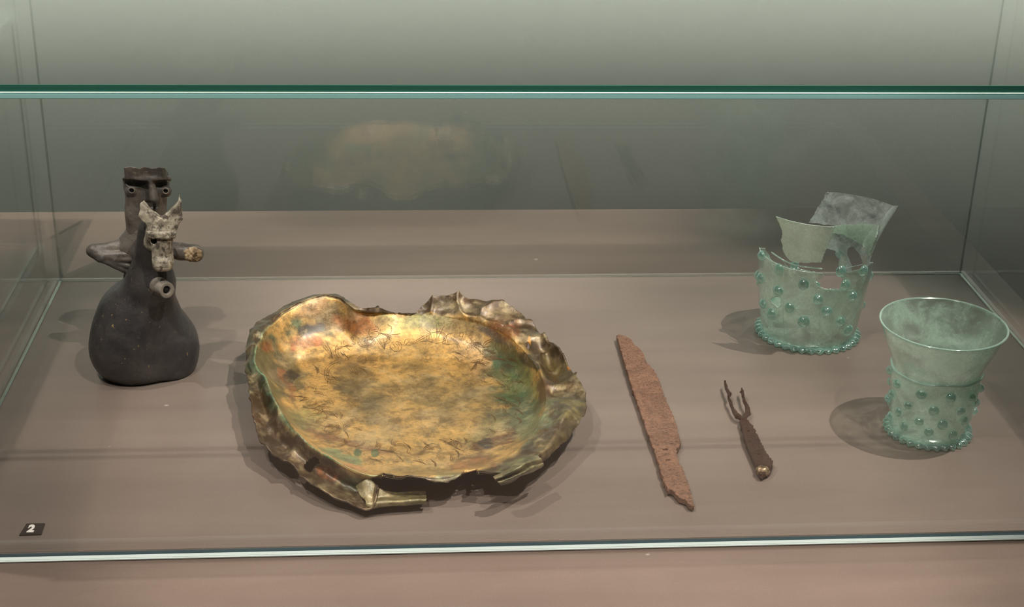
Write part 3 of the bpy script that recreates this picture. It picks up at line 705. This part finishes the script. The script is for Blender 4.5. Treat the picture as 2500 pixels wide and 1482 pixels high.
g.d += fbm(P, .003, 8, 2) * .0004
link('forelock_band', g.mesh('forelock_band'), M_pale, hh)
g = Grid(pt(376, 588, hy - .006) - .003, pt(376, 588, hy - .006) + .003, .0005); g.add(s_ell(g.P, pt(376, 588, hy - .003), (.0019, .0019, .0019)), 0)
link('eye_hole_shade', g.mesh('eye_hole_shade'), M_hollow_shade, hh)  # black ball painting the shade in the horse's eye hole
# rider torso, saddle
ry = .022
g = Grid(pt(345, 700, ry) + [-.034, -.026, -.040], pt(345, 600, ry) + [.040, .022, .030], .0008); P = g.P
g.add(s_cap(P, pt(352, 790, ry), pt(352, 690, ry), .0175, .0165, (yv, 1.25)), 0)
g.add(s_cap(P, pt(352, 690, ry), pt(350, 606, ry), .0165, .0150, (yv, 1.35)), .006)
g.add(s_cap(P, pt(316, 604, ry), pt(398, 606, ry), .0100, .0095), .012)
g.add(s_cap(P, pt(350, 600, ry), pt(350, 560, ry), .0140, .0125), .012)
g.d += fbm(P, .008, 8, 2) * .0005
link('rider_torso', g.mesh('rider_torso'), M_rider, horse)
bm = bmesh.new()
for i in range(11):
    t_ = i / 10
    p = pt(291 - 23 * t_, 717 + 50 * t_, .012)
    m_ = bmesh.ops.create_icosphere(bm, subdivisions=2, radius=.0016, matrix=Matrix.Translation(Vector(p)))
    m_ = bmesh.ops.create_icosphere(bm, subdivisions=2, radius=.0015, matrix=Matrix.Translation(Vector(pt(294 - 23 * t_, 724 + 50 * t_, .010))))
me = bpy.data.meshes.new('saddle_edge'); bm.to_mesh(me); bm.free()
sd = link('saddle_edge', me, M_clay, horse); sd['label'] = 'row of small raised beads along the saddle edge'
# rider head
g = Grid(pt(357, 480, ry) + [-.024, -.026, -.044], pt(357, 480, ry) + [.026, .022, .036], .00055); P = g.P
def hx(x, y, dy=0): return pt(x, y, ry + dy)
g.add(s_cap(P, hx(353, 590), hx(356, 520), .0150, .0164, (yv, 1.12)), 0)
g.add(s_cap(P, hx(356, 520), hx(357, 445), .0164, .0182, (yv, 1.12)), .004)
g.add(s_cap(P, hx(357, 440), hx(355, 380), .0180, .0152, (yv, 1.12)), .004)
a_ = math.radians(9); Rx = np.array([[1, 0, 0], [0, math.cos(a_), -math.sin(a_)], [0, math.sin(a_), math.cos(a_)]])
g.add(s_box(P, hx(356, 416, -.0085), (.0168, .0074, .0090), Rx, .0024), .003)
g.add(s_cap(P, hx(306, 437, -.0105), hx(360, 436, -.0145), .0026, .0026), .003); g.add(s_cap(P, hx(378, 437, -.0145), hx(411, 438, -.0100), .0026, .0026), .003)
g.cut(s_box(P, hx(357, 525, -.0185), (.0260, .0068, .0290), None, .002), .0016)     # face set back below the brow
g.cut(s_ell(P, hx(329, 447, -.0130), (.0092, .0075, .0036), None), .0016)
g.cut(s_ell(P, hx(397, 450, -.0125), (.0070, .0075, .0036), None), .0016)
g.add(s_cap(P, hx(367, 436, -.0128), hx(377, 484, -.0165), .0024, .0042), .0026); g.add(s_cap(P, hx(366, 436, -.0150), hx(377, 487, -.0195), .0010, .0012), .0022)     # nose
g.cut(s_box(P, hx(370, 505, -.0165), (.0058, .0060, .0030), None, .001), .001)
for ex, ey, dy in ((321, 466, -.0112), (404, 467, -.0098)):
    g.add(s_ell(P, hx(ex, ey, dy + .002), (.0052, .0042, .0052)), .0010)
    g.cut(s_cap(P, hx(ex + .5, ey - 1, dy - .006), hx(ex + .5, ey - 1, dy + .002), .0019, .0019), .0009)
g.cut(s_cap(P, hx(357, 412, .003), hx(356, 370, .003), .0105, .0125, (yv, 1.12)), .001)
top = hx(357, 399)[2] + noise3(P * [1, 1, 0], .004, 3) * .0012
g.d = np.maximum(g.d, (P[..., 2] - top + (P[..., 1] - hx(357, 402)[1] + .013) * .62) / 1.17)
g.d += fbm(P, .006, 8, 2) * .0004
rh = link('rider_head', g.mesh('rider_head'), M_rider, horse)
for ex, ey, dy in ((321, 465, -.0112), (404, 466, -.0098)):
    g = Grid(hx(ex, ey, dy) - .004, hx(ex, ey, dy) + .004, .0005); g.add(s_ell(g.P, hx(ex, ey, dy + .0006), (.0021, .0021, .0021)), 0)
    link('pupil_shade', g.mesh('pupil_shade'), M_hollow_shade, rh)  # black ball painting the shade in the rider's eye hole
    # worn ring round the pupil
    c_ = hx(ex + .5, ey, dy - .0022); g = Grid(c_ - .0045, c_ + .0045, .0003); q_ = g.P - c_
    g.add(np.sqrt((np.sqrt(q_[..., 0] ** 2 + q_[..., 2] ** 2) - .0024) ** 2 + q_[..., 1] ** 2) - .0006, 0)
    o = link('eye_ring', g.mesh('eye_ring'), M_tip, rh)
# arms
ay = ry - .004
g = Grid(pt(270, 612, ay) + [-.026, -.018, -.024], pt(270, 612, ay) + [.026, .022, .022], .0006); P = g.P
def ax_(x, y, dy=0): return pt(x, y, ay + dy)
g.add(s_cap(P, ax_(322, 596, .003), ax_(280, 604, 0), .0085, .0056), 0)
g.add(s_cap(P, ax_(283, 605), ax_(230, 610, -.003), .0052, .0050), .003)
g.add(s_cap(P, ax_(226, 612, -.003), ax_(248, 626, -.006), .0052, .0056), .003)
g.add(s_cap(P, ax_(246, 624, -.006), ax_(322, 622, -.007), .0040, .0034), .002)
g.add(s_cap(P, ax_(250, 630, -.007), ax_(320, 634, -.009), .0034, .0028), .0012)
g.add(s_cap(P, ax_(256, 634, -.007), ax_(318, 650, -.010), .0032, .0026), .0012)
g.add(s_cap(P, ax_(258, 636, -.007), ax_(312, 662, -.010), .0034, .0028), .0012)
g.d += fbm(P, .005, 8, 2) * .0005
o = link('arm', g.mesh('arm'), M_rider, horse); o['label'] = 'bent arm with grooved forearm reaching to the horse neck'
g = Grid(pt(450, 612, ay) + [-.030, -.020, -.020], pt(450, 612, ay) + [.022, .020, .018], .0006); P = g.P
g.add(s_cap(P, ax_(385, 604, .002), ax_(440, 614, -.002), .0078, .0070), 0)
g.add(s_cap(P, ax_(440, 614, -.002), ax_(476, 618, -.004), .0070, .0076), .003)
bc = ax_(470, 621, -.0085); bn = _n(np.array([.28, -.93, .10]))
g.d = np.maximum(g.d, (P - bc) @ bn)
g.d += fbm(P, .005, 8, 2) * .0004
o = link('arm', g.mesh('arm'), M_rider, horse); o['label'] = 'arm broken off below the elbow'
g = Grid(bc - .010, bc + .010, .0005); P = g.P
g.add(s_ell(P, bc + bn * .0002, (.0082, .0026, .0068), None), 0); g.d += fbm(P, .0022, 3, 2) * .0011
link('broken_face', g.mesh('broken_face'), M_break, o)

# ------------------------------------------------------------------ knife and fork
def poly_sd(x, y, poly):
    d = np.full(x.shape, 1e9); n = len(poly); ins = in_poly(np.stack([x, y], -1), poly)
    for i in range(n):
        a = np.array(poly[i]); b = np.array(poly[(i + 1) % n]); e = b - a
        t = np.clip(((x - a[0]) * e[0] + (y - a[1]) * e[1]) / max(e @ e, 1e-18), 0, 1)
        d = np.minimum(d, np.hypot(x - a[0] - t * e[0], y - a[1] - t * e[1]))
    return np.where(ins, -d, d)
KP = [(1504,817),(1518,817),(1540,826),(1546,837),(1560,849),(1570,863),(1580,886),(1597,902),(1611,930),(1622,964),(1627,976),(1639,1001),(1648,1026),(1656,1054),(1662,1079),(1658,1089),(1650,1092),(1653,1100),(1656,1119),(1669,1147),(1681,1178),(1687,1203),(1695,1231),(1684,1231),(1672,1217),(1656,1211),(1647,1200),(1639,1193),(1630,1195),(1624,1178),(1611,1141),(1597,1094),(1582,1057),(1563,1001),(1541,939),(1521,871),(1507,824)]
KZ = .0068
kp = [tuple(at(x, y, KZ)[:2]) for x, y in KP]; ka = np.array(kp)
lo_, hi_ = ka.min(0) - .003, ka.max(0) + .003
g = Grid((lo_[0], lo_[1], -.0006), (hi_[0], hi_[1], KZ + .0016), .0005); P = g.P
sd2 = poly_sd(P[..., 0][:, :, 0], P[..., 1][:, :, 0], kp)
flat = np.stack([P[:, :, 0, 0], P[:, :, 0, 1], 0 * P[:, :, 0, 0]], -1)
sd2 = sd2 + noise3(flat, .0028, 2) * .0006 + noise3(flat, .0012, 3) * .0004
tp = KZ + fbm(flat, .0045, 5, 3) * .0006 - np.clip((ka[:, 1].max() - flat[..., 1]) * .004, 0, .001)
th_ = .0046
dd = np.maximum(sd2[:, :, None], np.abs(P[..., 2] - (tp[:, :, None] - th_ / 2)) - th_ / 2)
g.d = dd
for x_, y_ in ((1560, 920), (1615, 1060), (1668, 1180)):      # added unseen lumps under the blade that carry it
    g.add(s_ell(P, at(x_, y_, .0022), (.0030, .0040, .0021)), .0005)
for hx_, hy_, r_ in ((1624, 1095, .0019), (1631, 1120, .0016)):
    c_ = at(hx_, hy_, KZ); g.cut(s_cap(P * [.7, 1, 1], c_ * [.7, 1, 1] - [0, 0, .006], c_ * [.7, 1, 1] + [0, 0, .003], r_ * .8, r_ * .9), .0004)
knife = empty('iron_knife', tuple(at(1600, 1010, 0)), 'flat rusty iron knife blade with ragged edge lying right of the bronze dish', 'knife')
link('blade', g.mesh('blade'), M_rust, knife)

fork = empty('iron_fork', tuple(at(1835, 1080, 0)), 'small two-tined iron fork with flat tapering handle, between the knife and the beakers', 'fork')
def fk(x, y, z): return at(x, y, z)
allp = [fk(1762, 925, .008), fk(1890, 1170, .004)]
lo_ = np.minimum(*allp) - [.006, .006, 0]; hi_ = np.maximum(*allp) + [.006, .006, 0]
def fgrid(x0, y0, x1, y1):
    a, b = fk(x0, y0, .004), fk(x1, y1, .004)
    return Grid((min(a[0], b[0]) - .004, min(a[1], b[1]) - .004, .0003), (max(a[0], b[0]) + .004, max(a[1], b[1]) + .004, .0125), .00042)
for tine in ([(1770,931,.0085,.0009),(1774,950,.008,.0012),(1781,962,.008,.0016),(1778,972,.0076,.0010),(1783,984,.0072,.0017),(1789,1003,.0064,.0019),(1800,1015,.006,.0022),(1813,1023,.0056,.0024)],
             [(1811,948,.0085,.0008),(1812,957,.0082,.0012),(1817,979,.0076,.0014),(1825,998,.0068,.0018),(1825,1010,.0062,.0022),(1813,1023,.0056,.0026)]):
    g = fgrid(1762, 925, 1836, 1030); P = g.P
    for (a, b) in zip(tine, tine[1:]): g.add(s_cap(P, fk(*a[:3]), fk(*b[:3]), a[3], b[3]), .0008)
    if tine[0][0] > 1800: g.add(s_cap(P, fk(1807, 957, .0082), fk(1813, 955, .0082), .0007, .0007), .0005)
    g.d += noise3(P, .0018, 4) * .00035 + noise3(P, .004, 5) * .0003
    link('tine', g.mesh('tine'), M_fork, fork)
g = fgrid(1800, 1012, 1895, 1175); P = g.P; zv = np.array([0, 0, 1.])
HP = [(1806,1024),(1820,1022),(1827,1030),(1838,1042),(1853,1072),(1873,1110),(1886,1127),(1886,1140),(1879,1150),(1862,1160),(1850,1158),(1842,1144),(1821,1082),(1810,1040)]
hp = [tuple(at(x, y, .0058)[:2]) for x, y in HP]
sd2 = poly_sd(P[:, :, 0, 0], P[:, :, 0, 1], hp)
g.d = np.maximum(sd2[:, :, None] + .0006, np.abs(P[..., 2] - .0042) - .0019) - .0006
for hx_, hy_ in ((1828, 1053), (1852, 1110)):
    c_ = at(hx_, hy_, .006); g.cut(s_cap(P, c_ - [0, 0, .004], c_ + [0, 0, .004], .0008, .0011), .0005)
g.d += noise3(P, .0018, 4) * .00045 + noise3(P, .0045, 5) * .0004
link('handle', g.mesh('handle'), M_fork, fork)
g = fgrid(1835, 1130, 1890, 1172); P = g.P
g.add(s_ell(P, fk(1862, 1151, .0046), (.0058, .0050, .0043)), 0); g.d += noise3(P, .003, 5) * .0005
o = link('handle_end', g.mesh('handle_end'), M_bolster, fork); o['label'] = 'shiny paler knob at the handle end'

# ------------------------------------------------------------------ prunted beakers
def sphere_mesh(name, r, sq, point=0.0):
    bm = bmesh.new(); bmesh.ops.create_uvsphere(bm, u_segments=20, v_segments=12, radius=r)
    for v in bm.verts:
        z = v.co.z / r; v.co.z *= sq
        if z > 0 and point: v.co.x *= 1 - point * z * .5; v.co.y *= 1 - point * z * .5; v.co.z *= 1 + point * z
    me = bpy.data.meshes.new(name); bm.to_mesh(me); bm.free(); return me
def prof(zs, rs):
    return lambda z: np.interp(z, np.linspace(zs[0], zs[-1], 200), cr(np.array(rs)[:, None], 200, False)[:, 0]) if np.allclose(np.diff(zs), zs[1] - zs[0]) else np.interp(z, zs, rs)
def smooth_prof(zs, rs):
    zz = np.linspace(zs[0], zs[-1], 400); rr = np.interp(zz, zs, rs); kk = np.ones(25) / 25
    rr = np.convolve(np.pad(rr, 12, 'edge'), kk, 'valid'); return lambda z: np.interp(z, zz, rr)
def revolve(name, c, pf, z0, z1, nz, na, keepf, mat, parent, warp=None, thick=.0011, wob=.0004):
    z = np.linspace(z0, z1, nz)[:, None]; th = np.linspace(0, 2 * math.pi, na, endpoint=False)[None, :]
    r = pf(z) * np.ones_like(th); zz = z * np.ones_like(th)
    P = np.stack([r * np.cos(th), r * np.sin(th), zz], -1)
    P += noise3(P, .02, 5)[..., None] * wob
    if warp is not None: P = warp(P, th * np.ones_like(z))
    P = P + np.array([c[0], c[1], 0]); V_ = P.reshape(-1, 3)
    a, b = np.meshgrid(np.arange(nz - 1), np.arange(na), indexing='ij'); b2 = (b + 1) % na
    Qr = np.stack([a * na + b, a * na + b2, (a + 1) * na + b2, (a + 1) * na + b], -1).reshape(-1, 4)
    if keepf is not None:
        px = proj(V_)[Qr].mean(1); tq = (th * np.ones_like(z)).reshape(-1)[Qr[:, 0]]; zq = zz.reshape(-1)[Qr[:, 0]]
        wobn = np.stack([noise3(V_[Qr[:, 0]], .003, 61), noise3(V_[Qr[:, 0]], .003, 62)], -1) * 1.6
        Qr = Qr[keepf(px + wobn, tq, zq, V_[Qr[:, 0]])]
    used = np.unique(Qr); mp = -np.ones(len(V_), int); mp[used] = np.arange(len(used))
    o = link(name, mesh_np(name, V_[used], mp[Qr]), mat, parent)
    if thick: m_ = o.modifiers.new('thickness', 'SOLIDIFY'); m_.thickness = thick; m_.offset = -1
    return o
def foot_ring(c, r, n, zc, parent, ext=.0035, mat=None, front_pull=0):
    NU, NV = n * 14, 14; V_, Q_ = [], []
    for i in range(NU):
        th = 2 * math.pi * i / NU; lobe = .5 + .5 * math.cos(n * th); lobe = lobe ** .8
        w = .0022 + ext * lobe; h = .0017 + .0012 * lobe; dz = -.0004 * lobe
        for j in range(NV):
            p = 2 * math.pi * j / NV
            rr = r + w * math.cos(p) * (1 if math.cos(p) > 0 else .45)
            V_.append((c[0] + rr * math.cos(th), c[1] + rr * math.sin(th), zc + dz + h * math.sin(p)))
            Q_.append((i * NV + j, ((i + 1) % NU) * NV + j, ((i + 1) % NU) * NV + (j + 1) % NV, i * NV + (j + 1) % NV))
    return link('foot_ring', mesh_np('foot_ring', V_, Q_), mat or M_teal, parent)
def torus(name, c, r, z, rad, mat, parent, wave=0.0, a0=0, a1=360, n=160, warp=None):
    NV = 8; V_, Q_ = [], []; full = (a1 - a0) >= 360
    for i in range(n + (0 if full else 1)):
        th = math.radians(a0 + (a1 - a0) * i / n); zz = z + wave * math.sin(th * 3) + wave * .6 * math.sin(th * 7 + 1)
        for j in range(NV):
            p = 2 * math.pi * j / NV
            q_ = np.array([[(r + rad * math.cos(p)) * math.cos(th), (r + rad * math.cos(p)) * math.sin(th), zz + rad * math.sin(p)]])
            if warp is not None: q_ = warp(q_, np.array([th]))
            V_.append((c[0] + q_[0, 0], c[1] + q_[0, 1], q_[0, 2]))
    m = n if full else n
    for i in range(m):
        i2 = (i + 1) % n if full else i + 1
        for j in range(NV): Q_.append((i * NV + j, i2 * NV + j, i2 * NV + (j + 1) % NV, i * NV + (j + 1) % NV))
    return link(name, mesh_np(name, V_, Q_), mat, parent)
PRM = sphere_mesh('prunt', .0047, .50, .35); PRM.materials.append(M_teal)
for p in PRM.polygons: p.use_smooth = True
def prunt(c, pf, th, z, parent, s=1.0, slope=0.0):
    o = bpy.data.objects.new('prunt', PRM); C.objects.link(o)
    r = float(pf(np.array(z))); n_ = Vector((math.cos(th), math.sin(th), -slope)).normalized()
    o.parent = parent
    o.location = Vector((c[0] + (r + .0010) * math.cos(th), c[1] + (r + .0010) * math.sin(th), z)) - Vector(parent.location)
    o.rotation_euler = n_.to_track_quat('Z', 'Y').to_euler(); o.scale = (s * rng.uniform(.9, 1.15), s * rng.uniform(.85, 1.1), s * rng.uniform(.85, 1.15))
    return o

# whole beaker, right
c2 = at(2263, 1052, 0)
bk2 = empty('prunted_beaker', (c2[0], c2[1], 0), 'whole green glass beaker with flared rim and glass blobs, front right corner', 'glass beaker')
pf2 = smooth_prof([0, .004, .02, .045, .058, .064, .075, .0975], [.0290, .0298, .0330, .0352, .0352, .0362, .0410, .0497])
revolve('beaker_wall', c2, pf2, .0012, .0975, 150, 240, None, M_bk, bk2)
# base disc with a kick
NU = 64; Vb = [(c2[0], c2[1], .0075)]; Fb = []
for k_, (rr, zz) in enumerate(((.010, .0068), (.020, .0040), (.0282, .0020))):
    Vb += [(c2[0] + rr * math.cos(2 * math.pi * i / NU), c2[1] + rr * math.sin(2 * math.pi * i / NU), zz) for i in range(NU)]
Fb = []
for k_ in range(2):
    for i in range(NU): Fb.append((1 + k_ * NU + i, 1 + (k_ + 1) * NU + i, 1 + (k_ + 1) * NU + (i + 1) % NU, 1 + k_ * NU + (i + 1) % NU))
me = bpy.data.meshes.new('beaker_base'); me.from_pydata(Vb, [], Fb + [(0, 1 + i, 1 + (i + 1) % NU) for i in range(NU)])
o = link('beaker_base', me, M_bk, bk2); m_ = o.modifiers.new('thickness', 'SOLIDIFY'); m_.thickness = .0012
foot_ring(c2, .0315, 30, .0028, bk2, .0026)
torus('rim', c2, .0494, .0975, .0008, M_rim, bk2)
torus('glass_thread', c2, .0360, .0590, .0009, M_rim, bk2, .0007)
for k_, z in enumerate((.014, .0255, .037, .0485)):
    nn = 10
    for i in range(nn):
        prunt(c2, pf2, 2 * math.pi * (i + .5 * (k_ % 2) + rng.uniform(-.12, .12)) / nn, z + rng.uniform(-.0025, .0025), bk2, .86)

# broken beaker, back
c1 = at(1970, 812, 0)
bk1 = empty('broken_beaker', (c1[0], c1[1], 0), 'broken green glass beaker with blobs and rejoined rim shards, back right', 'glass beaker')
ZS = .131
pf1 = smooth_prof([0, .004, .03, .066, .078, .094, .112, ZS], [.0418, .0432, .0470, .0508, .0512, .0535, .0585, .0650])
FRONT = [(1838,870),(1838,620),(1852,604),(1862,610),(1868,612),(1880,618),(1888,609),(1897,622),(1915,635),(1950,648),(2006,654),(2008,664),(2012,676),(1992,688),(1998,700),(2020,707),(2052,708),(2058,690),(2060,668),(2062,654),(2087,648),(2104,644),(2140,640),(2140,880)]
FH = [(1879,731),(1893,724),(1905,725),(1908,744),(1899,752),(1888,742)]
FRAG = [(1880,500),(2060,500),(2037,556),(2028,580),(2012,625),(2006,641),(1950,642),(1926,636),(1913,616),(1907,592),(1909,566),(1903,548),(1896,532)]
BACKP = [(2023,440),(2230,440),(2230,560),(2160,620),(2136,640),(2128,652),(2108,646),(2102,622),(2085,601),(2072,604),(2068,620),(2080,650),(2086,720),(2000,720),(2056,672),(2048,644),(2052,622),(2040,612),(2012,604),(2014,585),(2030,566),(2040,552),(1974,543),(1992,514),(2012,482)]
BACKL = [(1840,606),(1866,606),(1885,640),(1925,650),(1990,664),(1990,900),(1840,900)]
BACKB = [(1990,705),(2140,705),(2140,900),(1990,900)]
def warp1(P, th):
    P = P.copy(); b = np.clip(np.sin(th) * 1.6 + .35, 0, 1); u = np.clip((P[..., 2] - .060) / (ZS - .060), 0, 1) ** 1.3
    P[..., 0] += .0165 * u * b; P[..., 2] -= .016 * u * b; return P
def front(t): return np.sin(t) < 0.0
def kb(px, t, z, V_): return np.where(front(t), in_poly(px, FRONT) & ~in_poly(px, FH), (in_poly(px, BACKL) | in_poly(px, BACKB)) ) & (z < .082)
revolve('beaker_wall', c1, pf1, .0012, .082, 190, 560, kb, M_bk, bk1)
def kf(px, t, z, V_): return front(t) & in_poly(px, FRAG) & (z > .066)
o = revolve('rim_shard', c1, pf1, .066, ZS, 170, 560, kf, M_frag, bk1); o['label'] = 'milky front rim shard'
def kr(px, t, z, V_): return ~front(t + .25) & ~front(t - .25) & in_poly(px, BACKP) | (front(t - .45) & (np.cos(t) > .6) & (px[:, 0] > 2100) & (px[:, 1] > 510) & in_poly(px, BACKP) & (z > .07))
def ksc(px, t, z, V_): return ~front(t) & in_poly(px, BACKP)
o = revolve('rim_shard', c1, pf1, .050, ZS, 220, 620, ksc, M_clear, bk1, warp1); o['label'] = 'scratched clear rim shard standing highest at the back'
# milky inner remnant of the right wall below the clear shard
INN = [(2032,553),(2060,549),(2100,548),(2146,550),(2143,572),(2132,600),(2122,624),(2108,600),(2085,585),(2055,572),(2030,570)]
pfi = lambda z: pf1(z) - .0022
def ki(px, t, z, V_): return ~front(t) & in_poly(px, INN)
o = revolve('wall_shard', c1, pfi, .050, ZS, 180, 560, ki, M_frag, bk1, warp1); o['label'] = 'milky green wall shard below the clear rim shard'
# pointed splinter at the left
g = Grid(aty(1860, 600, c1[1]) + [-.010, -.008, -.020], aty(1860, 600, c1[1]) + [.010, .008, .016], .0005); P = g.P
cy = c1[1] - .012
def sp_(x, y): return aty(x, y, cy)
g.add(s_cap(P, sp_(1863, 578), sp_(1862, 600), .0010, .0014), 0); g.add(s_cap(P, sp_(1862, 600), sp_(1858, 628), .0014, .0030), .002)
g.add(s_ell(P, sp_(1862, 588), (.0018, .0016, .0030)), .001)
link('splinter', g.mesh('splinter'), M_teal, bk1)
foot_ring(c1, .0440, 36, .0030, bk1, .0030)
NU = 64; Vb = [(c1[0], c1[1], .009)]; Fb = []
for rr, zz in ((.014, .0080), (.030, .0045), (.0415, .0022)):
    Vb += [(c1[0] + rr * math.cos(2 * math.pi * i / NU), c1[1] + rr * math.sin(2 * math.pi * i / NU), zz) for i in range(NU)]
for k_ in range(2):
    for i in range(NU): Fb.append((1 + k_ * NU + i, 1 + (k_ + 1) * NU + i, 1 + (k_ + 1) * NU + (i + 1) % NU, 1 + k_ * NU + (i + 1) % NU))
me = bpy.data.meshes.new('beaker_base'); me.from_pydata(Vb, [], Fb + [(0, 1 + i, 1 + (i + 1) % NU) for i in range(NU)])
o = link('beaker_base', me, M_bk, bk1); m_ = o.modifiers.new('thickness', 'SOLIDIFY'); m_.thickness = .0012
def hit(px, py, back=False):                          # where a view line meets the beaker wall
    r = ray(px, py); r = r / np.linalg.norm(r); O = np.array([0, 0, HC]); best = None; prev = None
    for t in np.arange(1.15, 1.60, .0004):
        p = O + r * t; f = math.hypot(p[0] - c1[0], p[1] - c1[1]) - float(pf1(np.array(np.clip(p[2], 0, ZS))))
        if prev is not None and prev * f < 0:
            best = p
            if not back: return p
        prev = f
    return best
for px, py in ((1903,657),(1962,694),(1901,709),(1997,730),(1928,751),(2018,759),(1884,765),(1962,785),(2052,784),(2080,722),(2063,695),(2106,660),(2070,806),(2052,661)):
    p = hit(px, py)
    if p is not None: prunt(c1, pf1, math.atan2(p[1] - c1[1], p[0] - c1[0]), p[2], bk1, 1.08)
def zof(px, py): return aty(px, py, c1[1])[2]
for px, py, deg in ((1853,616,188),(1852,674,186),(1856,731,192),(1862,690,160),(1870,716,150),(2122,666,-6),(2118,691,4),(2108,740,-3),(2106,762,6),(2100,700,40),(1960,700,95),(2020,745,70),(1900,770,125)):
    z = zof(px, py)
    prunt(c1, pf1, math.radians(deg), z, bk1, 1.05)
# prunt on the back shard
p = hit(2052, 612, True)
if p is not None: prunt(c1, pf1, math.atan2(p[1] - c1[1], p[0] - c1[0]), p[2] - .004, bk1, 1.0)

# mended cracks on the broken beaker: raised glue lines following the wall
def wall_line(name, pts, rad, mat, parent):
    P = np.array(pts, float); n_ = int(max(4, np.linalg.norm(np.diff(P, axis=0), axis=1).sum() / 5)); P = cr(P, n_, False)
    X_ = [hit(*p) for p in P]; X_ = np.array([x for x in X_ if x is not None])
    if len(X_) < 3: return
    o_ = X_ - np.array([c1[0], c1[1], 0]); o_[:, 2] = 0; X_ = X_ + o_ / np.linalg.norm(o_, axis=1, keepdims=True) * .0003
    cu = bpy.data.curves.new(name, 'CURVE'); cu.dimensions = '3D'; cu.bevel_depth = rad; cu.bevel_resolution = 2
    sp_ = cu.splines.new('POLY'); sp_.points.add(len(X_) - 1)
    for q_, x in zip(sp_.points, X_): q_.co = (*x, 1)
    ob = bpy.data.objects.new(name, cu); C.objects.link(ob)
    me = bpy.data.meshes.new_from_object(ob.evaluated_get(bpy.context.evaluated_depsgraph_get())); bpy.data.objects.remove(ob)
    link(name, me, mat, parent)
for pts in ([(1877,622),(1884,655),(1898,688),(1914,706)], [(1906,628),(1926,655),(1956,676),(1986,692),(2012,706),(2050,711),(2084,708)],
            [(1914,728),(1912,762),(1914,800),(1916,826)], [(2003,746),(2000,780),(2001,796),(1996,806)], [(1952,820),(1974,834),(1998,842),(2006,834)],
            [(2104,716),(2094,752),(2078,790)], [(1880,732),(1893,724),(1906,726),(1908,744),(1899,752),(1888,743),(1880,732)], [(2062,655),(2088,649),(2106,645)]):
    wall_line('crack', pts, .00020, M_rim, bk1)
wall_line('shoulder_thread', [(1884,616),(1915,636),(1950,649),(2007,656)], .0007, M_rim, bk1)
